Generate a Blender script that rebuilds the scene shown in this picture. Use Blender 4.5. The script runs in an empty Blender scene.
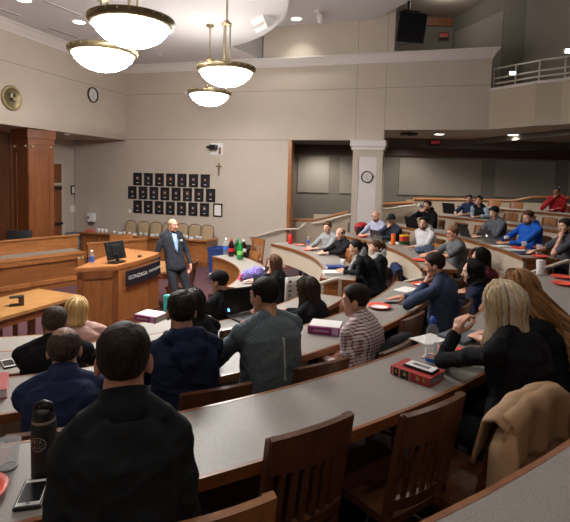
import bpy, bmesh, math, random
from mathutils import Vector, Matrix, Quaternion, noise
from math import pi, sin, cos, radians, sqrt, atan2, exp
random.seed(7)
scene = bpy.context.scene
COL = scene.collection
V = Vector

# ------------------------------------------------------------------ helpers
def lin(c):
    return tuple((x / 12.92 if x <= 0.04045 else ((x + 0.055) / 1.055) ** 2.4) for x in c)

def rgb(r, g, b):
    return lin((r / 255, g / 255, b / 255))

def link(o):
    COL.objects.link(o)
    return o

class MB:
    """collects shapes into one bmesh; build() links them as one mesh object"""
    def __init__(self):
        self.bm = bmesh.new()
        self.mi = 0
    def _f(self, vs):
        try:
            f = self.bm.faces.new(vs)
            f.material_index = self.mi
            return f
        except ValueError:
            return None
    def box(self, c, s, rot=None, bev=0.0, taper=None):
        hx, hy, hz = s[0] / 2, s[1] / 2, s[2] / 2
        b = min(bev, hx * .9, hy * .9, hz * .9)
        t = bmesh.new()
        vs = []
        for sx in (-1, 1):
            for sy in (-1, 1):
                for sz in (-1, 1):
                    k = taper if (taper and sz > 0) else 1
                    vs.append(t.verts.new((sx * hx * k, sy * hy * k, sz * hz)))
        for f in ((0, 1, 3, 2), (4, 6, 7, 5), (0, 4, 5, 1), (2, 3, 7, 6), (0, 2, 6, 4), (1, 5, 7, 3)):
            t.faces.new([vs[i] for i in f])
        if b > 0:
            bmesh.ops.bevel(t, geom=t.edges[:], offset=b, segments=2, affect='EDGES', profile=.6)
        m = Matrix.Translation(V(c)) @ (rot.to_4x4() if rot is not None else Matrix.Identity(4))
        self.add(t, m)
        return self
    def add(self, t, m=None):
        mp = {}
        for v in t.verts:
            mp[v] = self.bm.verts.new(m @ v.co if m is not None else v.co)
        for f in t.faces:
            g = self._f([mp[v] for v in f.verts])
            if g:
                g.smooth = f.smooth
        t.free()
    def ring_loft(self, rings, cap0=True, cap1=True, closed=True):
        R = [[self.bm.verts.new(p) for p in r] for r in rings]
        n = len(R[0])
        for a, b in zip(R, R[1:]):
            for i in range(n if closed else n - 1):
                j = (i + 1) % n
                self._f((a[i], a[j], b[j], b[i]))
        if cap0 and closed: self._f(R[0][::-1])
        if cap1 and closed: self._f(R[-1])
        return self
    def tube(self, pts, r, n=10, caps=True, flat=1.0, up=None):
        pts = [V(p) for p in pts]
        if not hasattr(r, '__len__'): r = [r] * len(pts)
        rings = []
        prev = None
        for i, p in enumerate(pts):
            d = (pts[min(i + 1, len(pts) - 1)] - pts[max(i - 1, 0)])
            if d.length < 1e-9: d = V((0, 0, 1))
            d.normalize()
            if prev is None:
                u = V(up) if up else (V((0, 0, 1)) if abs(d.z) < .9 else V((1, 0, 0)))
            else:
                u = prev
            x = (u - d * u.dot(d))
            if x.length < 1e-6: x = d.orthogonal()
            x.normalize(); prev = x
            y = d.cross(x)
            rings.append([p + (x * cos(2 * pi * k / n) * flat + y * sin(2 * pi * k / n)) * r[i] for k in range(n)])
        return self.ring_loft(rings, caps, caps)
    def lathe(self, prof, n=24, m=None, cap0=False, cap1=False):
        m = m or Matrix.Identity(4)
        rings = [[m @ V((max(r, 1e-4) * cos(2 * pi * k / n), max(r, 1e-4) * sin(2 * pi * k / n), z)) for k in range(n)] for r, z in prof]
        return self.ring_loft(rings, cap0, cap1)
    def ell(self, c, r, rot=None, nu=16, nv=10):
        t = bmesh.new()
        bmesh.ops.create_uvsphere(t, u_segments=nu, v_segments=nv, radius=1)
        m = Matrix.Translation(V(c)) @ (rot.to_4x4() if rot is not None else Matrix.Identity(4)) @ Matrix.Diagonal((r[0], r[1], r[2], 1))
        self.add(t, m)
        return self
    def prism(self, poly, z0, z1):
        return self.ring_loft([[(x, y, z0) for x, y in poly], [(x, y, z1) for x, y in poly]])
    def sector(self, C, r0, r1, a0, a1, z0, z1, n=32):
        """solid ring sector (angles in degrees)"""
        rings = []
        for i in range(n + 1):
            a = radians(a0 + (a1 - a0) * i / n)
            ca, sa = cos(a), sin(a); q0 = r0(math.degrees(a)) if callable(r0) else r0; q1 = r1(math.degrees(a)) if callable(r1) else r1
            rings.append([(C[0] + q0 * ca, C[1] + q0 * sa, z0), (C[0] + q1 * ca, C[1] + q1 * sa, z0),
                          (C[0] + q1 * ca, C[1] + q1 * sa, z1), (C[0] + q0 * ca, C[1] + q0 * sa, z1)])
        return self.ring_loft(rings)
    def quad(self, *p):
        self._f([self.bm.verts.new(q) for q in p]); return self
    def grid(self, P, closed=False):
        """P[i][j] grid of points"""
        R = [[self.bm.verts.new(p) for p in r] for r in P]
        for a, b in zip(R, R[1:]):
            n = len(a)
            for i in range(n if closed else n - 1):
                j = (i + 1) % n
                self._f((a[i], a[j], b[j], b[i]))
        return self
    def mesh(self, name, mats, smooth=False):
        bmesh.ops.recalc_face_normals(self.bm, faces=self.bm.faces[:])
        me = bpy.data.meshes.new(name)
        if smooth is not False:
            for f in self.bm.faces: f.smooth = True
        self.bm.to_mesh(me); self.bm.free()
        for m in (mats if isinstance(mats, (list, tuple)) else [mats]):
            me.materials.append(m)
        if smooth == 'auto':
            try: me.set_sharp_from_angle(angle=radians(38))
            except Exception: pass
        return me
    def build(self, name, mats, parent=None, smooth=False):
        o = bpy.data.objects.new(name, self.mesh(name, mats, smooth))
        link(o)
        if parent: o.parent = parent
        return o

def tag(o, label=None, cat=None, group=None, kind=None):
    if label: o['label'] = label
    if cat: o['category'] = cat
    if group: o['group'] = group
    if kind: o['kind'] = kind
    return o

def thing(name, label, cat, loc=(0, 0, 0), rz=0, group=None):
    o = bpy.data.objects.new(name, None)
    o.empty_display_size = .05
    link(o)
    o.location = loc; o.rotation_euler = (0, 0, rz)
    return tag(o, label, cat, group)

def struct(name, mb, m, smooth=False):
    o = mb.build(name, m, None, smooth)
    o['kind'] = 'structure'
    return o

def dup(root, loc=None, rz=None, label=None, group=None):
    r = root.copy(); link(r)
    if loc is not None: r.location = loc
    if rz is not None: r.rotation_euler = (0, 0, rz)
    if label: r['label'] = label
    if group: r['group'] = group
    for ch in list(root.children):
        c = ch.copy(); link(c); c.parent = r
        for g in list(ch.children):
            d = g.copy(); link(d); d.parent = c
    return r

def Rz(a): return Matrix.Rotation(a, 3, 'Z')
def Rx(a): return Matrix.Rotation(a, 3, 'X')
def Ry(a): return Matrix.Rotation(a, 3, 'Y')

# ------------------------------------------------------------------ materials
def _nt(name):
    m = bpy.data.materials.new(name); m.use_nodes = True
    nt = m.node_tree; b = nt.nodes['Principled BSDF']
    return m, nt, b

def plain(name, c, rough=.5, metal=0.0, spec=.5, bump=0, bscale=200, var=0, vscale=6, **kw):
    m, nt, b = _nt(name)
    b.inputs['Base Color'].default_value = (*c, 1)
    b.inputs['Roughness'].default_value = rough
    b.inputs['Metallic'].default_value = metal
    b.inputs['Specular IOR Level'].default_value = spec
    for k, v in kw.items():
        b.inputs[k.replace('_', ' ')].default_value = v
    if bump or var:
        tc = nt.nodes.new('ShaderNodeTexCoord')
    if var:
        n = nt.nodes.new('ShaderNodeTexNoise'); n.inputs['Scale'].default_value = vscale; n.inputs['Detail'].default_value = 5
        r = nt.nodes.new('ShaderNodeValToRGB')
        r.color_ramp.elements[0].color = (*[x * (1 - var) for x in c], 1); r.color_ramp.elements[0].position = .3
        r.color_ramp.elements[1].color = (*[min(1, x * (1 + var)) for x in c], 1); r.color_ramp.elements[1].position = .7
        nt.links.new(tc.outputs['Object'], n.inputs['Vector']); nt.links.new(n.outputs['Fac'], r.inputs['Fac'])
        nt.links.new(r.outputs['Color'], b.inputs['Base Color'])
    if bump:
        n2 = nt.nodes.new('ShaderNodeTexNoise'); n2.inputs['Scale'].default_value = bscale; n2.inputs['Detail'].default_value = 3
        bp = nt.nodes.new('ShaderNodeBump'); bp.inputs['Strength'].default_value = bump; bp.inputs['Distance'].default_value = .01
        nt.links.new(tc.outputs['Object'], n2.inputs['Vector']); nt.links.new(n2.outputs['Fac'], bp.inputs['Height'])
        nt.links.new(bp.outputs['Normal'], b.inputs['Normal'])
    return m

def wood(name, c0, c1, rough=.35, scale=(3, 3, 30), axis_stretch=None, coat=.15):
    """stretched-noise grain; the axis with the small scale is the grain direction"""
    m, nt, b = _nt(name)
    tc = nt.nodes.new('ShaderNodeTexCoord')
    mp = nt.nodes.new('ShaderNodeMapping'); mp.inputs['Scale'].default_value = scale
    n = nt.nodes.new('ShaderNodeTexNoise'); n.inputs['Scale'].default_value = 1.6; n.inputs['Detail'].default_value = 7; n.inputs['Distortion'].default_value = .6
    n2 = nt.nodes.new('ShaderNodeTexNoise'); n2.inputs['Scale'].default_value = 6; n2.inputs['Detail'].default_value = 4
    mx = nt.nodes.new('ShaderNodeMix'); mx.data_type = 'FLOAT'; mx.inputs[0].default_value = .4
    r = nt.nodes.new('ShaderNodeValToRGB')
    r.color_ramp.elements[0].color = (*c0, 1); r.color_ramp.elements[0].position = .32
    r.color_ramp.elements[1].color = (*c1, 1); r.color_ramp.elements[1].position = .68
    L = nt.links.new
    L(tc.outputs['Object'], mp.inputs['Vector']); L(mp.outputs['Vector'], n.inputs['Vector']); L(mp.outputs['Vector'], n2.inputs['Vector'])
    L(n.outputs['Fac'], mx.inputs[2]); L(n2.outputs['Fac'], mx.inputs[3]); L(mx.outputs[0], r.inputs['Fac'])
    L(r.outputs['Color'], b.inputs['Base Color'])
    b.inputs['Roughness'].default_value = rough
    b.inputs['Coat Weight'].default_value = coat
    b.inputs['Coat Roughness'].default_value = .25
    return m

def speckle(name, c0, c1, scale=420, rough=.45):
    m, nt, b = _nt(name)
    tc = nt.nodes.new('ShaderNodeTexCoord')
    n = nt.nodes.new('ShaderNodeTexNoise'); n.inputs['Scale'].default_value = scale; n.inputs['Detail'].default_value = 2
    r = nt.nodes.new('ShaderNodeValToRGB')
    r.color_ramp.elements[0].color = (*c0, 1); r.color_ramp.elements[0].position = .35
    r.color_ramp.elements[1].color = (*c1, 1); r.color_ramp.elements[1].position = .62
    nt.links.new(tc.outputs['Object'], n.inputs['Vector']); nt.links.new(n.outputs['Fac'], r.inputs['Fac'])
    nt.links.new(r.outputs['Color'], b.inputs['Base Color'])
    b.inputs['Roughness'].default_value = rough
    return m

def emis(name, c, s, base=(.8, .8, .8)):
    m, nt, b = _nt(name)
    b.inputs['Base Color'].default_value = (*base, 1)
    b.inputs['Emission Color'].default_value = (*c, 1)
    b.inputs['Emission Strength'].default_value = s
    return m

def glass(name, c=(1, 1, 1), rough=.03, alpha=.2):
    m, nt, b = _nt(name)
    b.inputs['Base Color'].default_value = (*c, 1)
    b.inputs['Roughness'].default_value = rough
    b.inputs['Alpha'].default_value = alpha
    b.inputs['Specular IOR Level'].default_value = .8
    return m

M = {}
M['wall'] = plain('wall_paint', rgb(193, 181, 167), .85, var=.03, vscale=2, bump=.05, bscale=300)
M['wall_band'] = plain('wall_joint', rgb(150, 138, 126), .9)
M['white_trim'] = plain('white_trim', rgb(214, 207, 202), .55)
M['balcony'] = plain('balcony_paint', rgb(186, 172, 152), .85, var=.03, vscale=2)
M['ceiling'] = plain('ceiling_paint', rgb(206, 203, 204), .9)
M['ceiling_beige'] = plain('ceiling_beige', rgb(190, 178, 164), .9)
M['panel_dark'] = plain('acoustic_fabric_dark', rgb(116, 110, 101), .95, bump=.1, bscale=500)
M['panel_light'] = plain('acoustic_fabric_light', rgb(138, 131, 121), .95, bump=.1, bscale=500)
M['oak'] = wood('oak', rgb(132, 80, 40), rgb(176, 114, 62), .38, (9, 9, 1.2))
M['oak_h'] = wood('oak_horizontal', rgb(134, 82, 42), rgb(180, 118, 66), .38, (1.2, 1.2, 12))
M['oak_light'] = wood('oak_light_top', rgb(152, 106, 58), rgb(182, 134, 82), .32, (3, 9, 9))
M['oak_red'] = wood('oak_red', rgb(108, 60, 30), rgb(144, 86, 46), .4, (9, 9, 1.0))
M['edge'] = wood('desk_edge_oak', rgb(112, 64, 32), rgb(152, 92, 48), .35, (4, 4, 14))
M['chair'] = wood('chair_walnut', rgb(74, 44, 26), rgb(106, 66, 40), .33, (10, 10, 1.5), coat=.3)
M['chair_oak'] = wood('chair_honey_oak', rgb(122, 76, 42), rgb(158, 104, 60), .35, (10, 10, 1.5), coat=.3)
M['dark_wood'] = wood('dark_wood', rgb(56, 36, 28), rgb(76, 50, 38), .5, (1, 6, 12))
M['laminate'] = speckle('desk_laminate', rgb(118, 112, 106), rgb(158, 152, 145))
M['beige_panel'] = plain('desk_front_fabric', rgb(190, 174, 154), .8, bump=.06, bscale=300)
M['carpet'] = speckle('carpet_burgundy', rgb(66, 38, 44), rgb(94, 60, 66), 260, .97)
M['carpet_dark'] = speckle('carpet_tier', rgb(50, 32, 36), rgb(74, 50, 54), 260, .97)
M['brass'] = plain('brass', rgb(206, 190, 140), .35, .35)
M['bronze'] = plain('antique_brass', rgb(150, 136, 104), .42, .75)
M['black'] = plain('black_plastic', rgb(22, 22, 24), .4)
M['black_soft'] = plain('black_leather', rgb(28, 28, 31), .5)
M['screen'] = plain('screen_glass', rgb(26, 28, 31), .2)
M['white'] = plain('white_plastic', rgb(228, 228, 226), .4)
M['paper'] = plain('paper', rgb(226, 224, 220), .9)
M['rail'] = plain('rail_cream', rgb(204, 194, 180), .4)
M['steel'] = plain('steel', rgb(150, 150, 152), .35, .9)
M['red_plate'] = plain('red_paper_plate', rgb(236, 84, 62), .45)
M['bowl'] = emis('glowing_glass', (1, .965, .93), 29.0)
M['bowl_in'] = emis('bowl_lining', (1, .965, .93), 2.0)
M['lampdisc'] = emis('downlight_lens', (1, .95, .86), 9.0)
M['lamp_dim'] = emis('small_light_lens', (1, .97, .85), 2.2)
M['led'] = emis('white_led', (.8, .9, 1), 12)
M['exit'] = emis('exit_red', (1, .1, .08), .12, (.5, .05, .05))
M['glass'] = glass('clear_plastic', (.9, .93, .95), .05, .28)
# ------------------------------------------------------------------ the room
EXPOSURE = 1.3
C0 = (-3.2, 7.1)                                     # centre of the horseshoe
B0 = V((-4.65, 14.0, 0)); BD = V((.9597, -.2810, 0)); BN = V((-.2810, -.9597, 0))
def bw(s, d, z): return B0 + BD * s + BN * d + V((0, 0, z))    # along back wall, out of it, up
def lw(t, d, z): return B0 + BN * t + BD * d + V((0, 0, z))    # along left header wall
RB = Matrix((BD, -BN, V((0, 0, 1)))).transposed()    # local x along back wall, y into the wall
def bbox(mb, s0, s1, d0, d1, z0, z1, bev=0.0):
    mb.box(bw((s0 + s1) / 2, (d0 + d1) / 2, (z0 + z1) / 2), (abs(s1 - s0), abs(d1 - d0), abs(z1 - z0)), RB, bev); return mb
def lbox(mb, t0, t1, d0, d1, z0, z1, bev=0.0):
    mb.box(lw((t0 + t1) / 2, (d0 + d1) / 2, (z0 + z1) / 2), (abs(d1 - d0), abs(t1 - t0), abs(z1 - z0)), RB, bev); return mb

ZS, ZC, ZH = 3.37, 5.46, 6.28      # soffit, low ceiling, high ceiling

struct('floor', MB().box((1, 6.5, -.05), (20, 24, .1)), M['carpet'])

m = MB()
bbox(m, -1.78, 4.93, -.2, 0, 0, ZS)                  # lower back wall
bbox(m, 0, 7.34, -.25, 0, ZS, ZC); bbox(m, 7.34, 9.72, -.25, 0, 3.62, ZC)
bbox(m, 4.15, 7.5, -.25, 0, ZC, ZH + 1.2)            # wall above the crown moulding
struct('wall_back', m, M['wall'])
m = MB()
lbox(m, -.25, 13.0, -.25, 0, ZS, ZC)
struct('wall_left', m, M['wall'])
m = MB()
lbox(m, 0, 14, -2.0, -1.8, 0, ZS)
struct('wall_recess', m, M['wall'])
m = MB()
for z in (4.64,):
    bbox(m, 0, 9.72, 0, .004, z - .006, z + .006); lbox(m, 0, 13, 0, .004, z - .006, z + .006)
bbox(m, 0, 4.93, 0, .004, ZS - .01, ZS + .008)
for s in (6.63, 7.34):
    bbox(m, s - .006, s + .006, 0, .004, ZS, ZC + 1)
struct('trim_1', m, M['wall_band'])
# crown moulding
m = MB()
prof = [(0, 5.24), (.03, 5.24), (.04, 5.29), (.09, 5.36), (.12, 5.41), (.15, 5.42), (.15, ZC), (0, ZC)]
m.ring_loft([[bw(s, d, z) for d, z in prof] for s in (0, 4.2, 9.72)])
m.ring_loft([[lw(t, d, z) for d, z in prof] for t in (0, 13)])
m.ring_loft([[bw(9.72 + d, -.25, z) for d, z in prof[:1]] * 1 + [bw(9.72 + d, -.25, z) for d, z in prof[1:]], [bw(9.72 + d, 0.15, z) for d, z in prof]])
struct('trim_2', m, M['white_trim'])
# soffit over the recess
struct('ceiling_recess', lbox(MB(), 0, 13, -2.0, -.0, ZS - .02, ZS + .15), M['wall'])
# low ceiling with its curved edge
arc = []
for i in range(41):
    a = radians(47 - i * 3.4)
    arc.append((-4.2 + 4.18 * cos(a), 8.6 + 4.18 * sin(a)))
p0 = bw(4.1, -.05, 0)
poly = [tuple(bw(-.2, -.05, 0).xy), tuple(p0.xy)] + arc + [tuple(lw(14, -.1, 0).xy)]
struct('ceiling_cloud', MB().prism(poly[::-1], ZC, ZH), M['ceiling'])
# high ceiling, ends in a curve towards the balcony
poly = [(-9, -6), (6.5, -6), (5.6, 1), (4.6, 5), (3.6, 8.4), (2.63, 10.59), (2.25, 11.64), (1.8, 12.59), (1.3, 13.1), (-9, 16)]
struct('ceiling', MB().prism(poly, ZH, ZH + .15), M['ceiling'])
struct('ceiling_upper', MB().prism([(1.0, 13.6), (0.5, 16.2), (12, 16.2), (12, -6), (5.8, -6), (4.8, 1), (4, 5), (3, 8)], 7.45, 7.55), M['ceiling_beige'])

# pilaster with inset panel and cap
m = MB()
bbox(m, 6.6, 7.34, -.4, .06, 0, 3.12)
bbox(m, 6.6, 6.75, .06, .085, 0, 3.12); bbox(m, 7.19, 7.34, .06, .085, 0, 3.12); bbox(m, 6.75, 7.19, .06, .085, 2.95, 3.12)
struct('column_pilaster', m, M['wall'])
struct('trim_12', bbox(MB(), 6.752, 7.188, .055, .066, .1, 2.948), M['white_trim'])
m = MB()
bbox(m, 6.56, 7.38, -.4, .12, 3.12, 3.2, .01); bbox(m, 6.53, 7.41, -.4, .15, 3.2, 3.36, .015)
struct('trim_3', m, M['white_trim'])
# opening in the back wall: oak jamb on its left side
m = MB(); bbox(m, 4.9, 5.0, -.22, .03, 0, ZS, .006)
struct('trim_4', m, M['oak'])

# balcony front and its turning parapet
zb = 3.64

struct('balcony_slab', MB().prism([tuple(bw(7.5, -.02, 0).xy), tuple(bw(9.72, -.02, 0).xy), (5.3, 10.3), (5.66, 9.98), (6.05, 9.0), (6.55, 6.5), (6.95, 3), (7, -3), (12, -3), (12, 16), (2, 16)], zb, zb + .14), M['ceiling_beige'])

P9 = bw(9.72, 0, 0)
pp = [(P9.x, P9.y), (5.26, 10.35), (5.62, 10.02), (6.0, 9.0), (6.5, 6.5), (6.9, 3.0)]
for i, (a, b) in enumerate(zip(pp, pp[1:])):
    a, b = V((*a, 0)), V((*b, 0)); d = (b - a); L = d.length; d.normalize()
    n = V((d.y, -d.x, 0))
    if n.x > 0: n = -n
    m = MB()
    q = [a, b, b - n * .18, a - n * .18]
    m.ring_loft([[(p.x, p.y, zb - .02) for p in q], [(p.x, p.y, 4.5) for p in q]])
    struct('wall_balcony', m, M['balcony'])
    m = MB()
    q = [a + n * .03, b + n * .03, b - n * .2, a - n * .2]
    m.ring_loft([[(p.x, p.y, 4.5) for p in q], [(p.x, p.y, 4.56) for p in q]])
    struct('trim_5', m, M['white_trim'])
# balcony railing (one thing)
rail = thing('balcony_railing', 'cream metal railing with three bars on the balcony parapet at upper right', 'railing', (P9.x, P9.y, 4.56))
inv = lambda p: V(p) - V((P9.x, P9.y, 4.56))
pz = [V((*p, 4.56)) for p in pp]
off = V((.1, .1, 0))
for h in (.12, .24, .46):
    MB().tube([inv(p + off + V((0, 0, h))) for p in pz], .019, 8).build('bar', M['rail'], rail, True)
posts = []
for a, b in zip(pz, pz[1:]):
    n = max(1, round((b - a).length / .72))
    for i in range(n): posts.append(a.lerp(b, i / n))
for p in posts[:9]:
    MB().tube([inv(p + off), inv(p + off + V((0, 0, .46)))], .02, 8).build('post', M['rail'], rail, True)

# dark rear walls: under the balcony and above it
YR = 14.5
struct('wall_rear', MB().box((5.6, YR + .1, 1.8), (13.4, .2, 3.7)), M['panel_dark'])
m = MB()
for x0, x1 in ((.35, 1.3), (1.62, 2.3), (3.4, 5.88), (6.3, 8.1), (8.5, 10.5)):
    m.box(((x0 + x1) / 2, YR - .015, 2.5), (x1 - x0, .03, 1.1), None, .01)
struct('trim_6', m, M['panel_light'])
struct('trim_7', MB().box((5.6, YR - .03, 3.24), (13.4, .06, .26), None, .008), M['dark_wood'])
struct('ceiling_underbalcony', MB().prism([(-1, 13.4), (-1, 14.6), (2.2, 14.6), (2.2, 12.3)], ZS + .02, ZS + .1), M['panel_dark'])
# above
m = MB()
m.box((3.6, 15.3, 5.5), (4.0, .2, 4)); 
a, b = V((5.02, 15.3, 0)), V((8.2, 4.9, 0)); d = (b - a).normalized()
rw = Matrix((d, V((-d.y, d.x, 0)), V((0, 0, 1)))).transposed()
m.box((a + b) / 2 + V((0.1, 0, 5.5)), ((b - a).length, .2, 4), rw)
struct('wall_upper', m, M['panel_dark'])
m = MB()
for t0, t1 in ((.25, 2.3), (3.1, 5.2), (6, 8)):
    c = a + d * ((t0 + t1) / 2) - V((-d.y, d.x, 0)) * .01
    m.box(c + V((0, 0, 5.85)), (t1 - t0, .03, 2.2), rw, .008)
m.box((4.2, 15.19, 5.75), (1.3, .03, 1.3), None, .01); m.box((3.0, 15.19, 5.75), (.8, .03, 1.3), None, .01)
struct('trim_8', m, M['panel_light'])
struct('trim_9', MB().box((3.5, 15.16, 7.28), (3.0, .06, .26), None, .01), M['oak_red'])
# far right wall so the room is closed
struct('wall_right', MB().box((10.1, 5, 3.7), (.2, 20, 7.6)), M['panel_dark'])
struct('wall_front', MB().box((1, -4, 3.8), (20, .2, 7.6)), M['wall'])

# low wall with oak cap behind the rows (stair landing), and white handrails
m = MB()
m.prism([(-.1, 13.3), (1.75, 13.3), (1.75, 13.42), (-.1, 13.42)], 0, 1.18)
m.box((1.3, 13.36, 1.28), (1.0, .12, .2))
m.box((6.6, 13.9, .93), (6.2, .12, 1.8)); m.box((3.1, 13.6, .85), (1.1, .12, 1.65))
struct('wall_stair', m, M['beige_panel'])
m = MB()
m.tube([(-.15, 13.34, 1.1), (.05, 13.34, 1.2), (.8, 13.34, 1.22), (1.15, 13.34, 1.3), (1.75, 13.34, 1.46)], .05, 8)
m.tube([(2.5, 13.5, 1.66), (2.9, 13.5, 1.72), (3.6, 13.6, 1.76), (3.72, 13.85, 1.86), (6.6, 13.85, 1.88), (7.1, 13.85, 2.0), (9.6, 13.85, 2.02)], .045, 8)
struct('trim_10', m, M['oak_h'])

def wall_rail(label, pts, br):
    o = V(pts[0])
    t = thing('stair_handrail', label, 'handrail', o, 0)
    MB().tube([V(p) - o for p in pts], .026, 10).build('rail', M['rail'], t, True)
    for i, n in br:
        p = V(pts[i]).lerp(V(pts[i + 1]), .5) - o
        MB().tube([p, p + V((0, 0, -.05)), p + V(n) * .09 + V((0, 0, -.06))], .012, 6).build('bracket', M['steel'], t, True)
wall_rail('cream tube handrail sloping up along the back wall below the portraits', [bw(3.9, .09, .78), bw(4.1, .09, .8), bw(4.75, .09, 1.02), bw(5.25, .09, 1.06), bw(5.42, .09, 1.22)], [(1, -BN), (2, -BN)])
wall_rail('cream tube handrail in front of the oak capped low wall in the wall opening', [(.75, 13.2, 1.14), (.98, 13.2, 1.17), (1.7, 13.2, 1.4), (1.95, 13.2, 1.42)], [(1, (0, 1, 0))])
wall_rail('cream tube handrail beside the stairs right of the pilaster under the balcony', [(2.75, 13.4, 1.58), (3.0, 13.4, 1.6), (3.4, 13.4, 1.68), (3.65, 13.45, 1.7)], [(1, (0, 1, 0))])

# tiers: concentric carpeted steps, centre and right sections
rC = [2.95, 3.83, 4.78, 5.86, 6.97, 8.1]
rR = [2.53, 3.77, 5.08, 6.4, 8.0, 9.6]
nearC = [3.42, 4.3, 5.25, 6.33, 7.45]
nearR = [2.99, 4.24, 5.55, 6.87, 8.47, 10.1]
def ang(y, r): return math.degrees(math.asin(max(-1, min(1, (y - C0[1]) / r))))
def tz(k): return .17 * k
for k in range(1, 7):
    m = MB()
    a1 = ang(5.75, rC[k - 1])
    m.sector(C0, rC[k - 1] + .04, 11.5 if k == 6 else rC[k] + .06, -100, a1, 0, tz(k), 40)
    a0 = ang(5.75, rR[k - 1])
    m.sector(C0, rR[k - 1] + .04, 14 if k == 6 else rR[k] + .06, a0, 46, 0, tz(k), 40)
    struct('floor_tier_%d' % k, m, M['carpet_dark'])

# ------------------------------------------------------------------ oak column, door, recess
t = lw(2.75, -.2, 0)
m = MB()
cx = lw(2.98, -.42, 0)
def colbox(s, z0, z1, bev=.006): m.box(cx + V((0, 0, (z0 + z1) / 2)), (s, s, z1 - z0), Rz(radians(-32)), bev)
CR = Rz(radians(-32))
colbox(.6, 0, 3.0); colbox(.64, 3.0, 3.06); colbox(.68, 3.14, ZS); colbox(.62, 3.06, 3.14)
for sgn, ax in ((-1, 1), (1, 0)):
    for e in (-.24, .24):
        off = V((e, -.305, 1.45)) if ax == 1 else V((.305, e, 1.45))
        m.box(cx + CR @ off, (.12, .02, 2.9) if ax == 1 else (.02, .12, 2.9), CR, .004)
    off = V((0, -.305, 2.88)) if ax == 1 else V((.305, 0, 2.88))
    m.box(cx + CR @ off, (.5, .02, .12) if ax == 1 else (.02, .5, .12), CR, .004)
colm = struct('column_oak', m, M['oak_red'])
for ax in (0, 1):
    for e in (-.22, .22):
        off = V((e, -.325, 2.96)) if ax == 1 else V((.325, e, 2.96))
        o = MB().ell(cx + CR @ off, (.03, .03, .03), None, 12, 8).build('rosette', M['brass'], colm, True)
# panelling behind the judge's chair
m = MB(); lbox(m, 1.75, 8, -1.8, -1.74, 0, ZS)
for i in range(9): lbox(m, 1.85 + i * .7, 2.4 + i * .7, -1.74, -1.725, .1, ZS - .1, .004)
struct('trim_11', m, M['oak_red'])
# door with transom, closer and push bar
m = MB(); lbox(m, .52, 1.62, -1.8, -1.77, 0, 2.68)
d = struct('door_1', m, M['oak_red'])
m = MB(); lbox(m, .5, .58, -1.8, -1.74, 0, 2.7); lbox(m, .5, 1.64, -1.8, -1.74, 2.62, 2.7); lbox(m, .5, 1.64, -1.8, -1.74, 2.0, 2.08)
m.build('door_frame', M['rail'], d)
m = MB(); lbox(m, .62, 1.0, -1.77, -1.7, 1.88, 1.97, .01); m.build('door_closer', M['black'], d)
m = MB(); lbox(m, .6, 1.4, -1.77, -1.69, .86, .94, .01); m.build('push_bar', M['black'], d)

# ------------------------------------------------------------------ ceiling fittings
def pendant(x, y, label, zp=3.70):
    t = thing('pendant_lamp', label, 'pendant light', (x, y, zp), 0, 'bowl pendant lamps')
    prof = [(r_, .28 - (.28 - z_) * .8) for r_, z_ in [(.001, 0), (.09, .008), (.19, .04), (.29, .105), (.36, .19), (.40, .28)]]
    MB().lathe(prof, 40).build('glass_bowl', M['bowl'], t, True)
    MB().lathe([(r_, .284 - (.28 - z_) * .8) for r_, z_ in [(.385, .28), (.345, .19), (.28, .115), (.18, .055), (.08, .022), (.001, .015)]], 40).build('bowl_lining', M['bowl_in'], t, True)
    rim = [(.395, .27), (.43, .275), (.445, .295), (.45, .32), (.455, .335), (.45, .35), (.42, .355), (.40, .345), (.385, .33), (.38, .28), (.395, .27)]
    r = MB().lathe(rim, 48).build('rim', M['bronze'], t, True)
    for i in range(24):
        a = 2 * pi * i / 24
        MB().ell((.452 * cos(a), .452 * sin(a), .325), (.009, .009, .012), None, 8, 6).build('bead', M['brass'], r, True)
    for k in range(3):
        a = 2 * pi * k / 3 + .4
        MB().tube([(.41 * cos(a), .41 * sin(a), .35), (.07 * cos(a), .07 * sin(a), .42), (.055 * cos(a), .055 * sin(a), .5), (.055 * cos(a), .055 * sin(a), .98)], .011, 8).build('arm', M['bronze'], t, True)
    MB().lathe([(.001, .4), (.07, .41), (.08, .43), (.05, .46), (.001, .47)], 20).build('hub', M['bronze'], t, True)
    MB().lathe([(.001, .96), (.075, .97), (.08, 1.0), (.03, 1.04), (.014, 1.06), (.014, ZC - zp - .05), (.07, ZC - zp - .04), (.08, ZC - zp), (.001, ZC - zp)], 16).build('stem', M['bronze'], t, True)
    l = bpy.data.lights.new('pendant_bulb', 'POINT'); l.energy = PEND; l.color = (1, .965, .91); l.shadow_soft_size = .16
    lo = link(bpy.data.objects.new('pendant_bulb', l)); lo.location = (x, y, 4.06); return t
PEND = 30
pendant(-1.69, 5.27, 'large glowing bowl pendant, nearest and highest in the picture')
pendant(-2.48, 6.55, 'glowing bowl pendant at far left, behind the nearest one')
pendant(-.95, 7.45, 'glowing bowl pendant with long brass stem, rightmost of the four')
pendant(-1.62, 10.05, 'smallest and farthest glowing bowl pendant, partly behind the rightmost', 3.77)

def downlight(p, label, r=.11, mat='lampdisc', e=30):
    t = thing('downlight', label, 'ceiling light', p, 0, None if e else 'house lights')
    MB().lathe([(r, 0), (r * 1.25, -.012), (r * 1.3, 0)], 24).build('trim_ring', M['white'], t, True)
    MB().lathe([(.001, -.004), (r, -.004)], 24).build('lens', M[mat], t, True)
    if e:
        l = bpy.data.lights.new('downlight_spot', 'SPOT'); l.energy = e; l.spot_size = radians(110); l.spot_blend = .8; l.color = (1, .95, .88); l.shadow_soft_size = .1
        lo = link(bpy.data.objects.new('downlight_spot', l)); lo.location = (p[0], p[1], p[2] - .03)
FILL = 32  # energy of each added lamp over the audience
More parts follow.
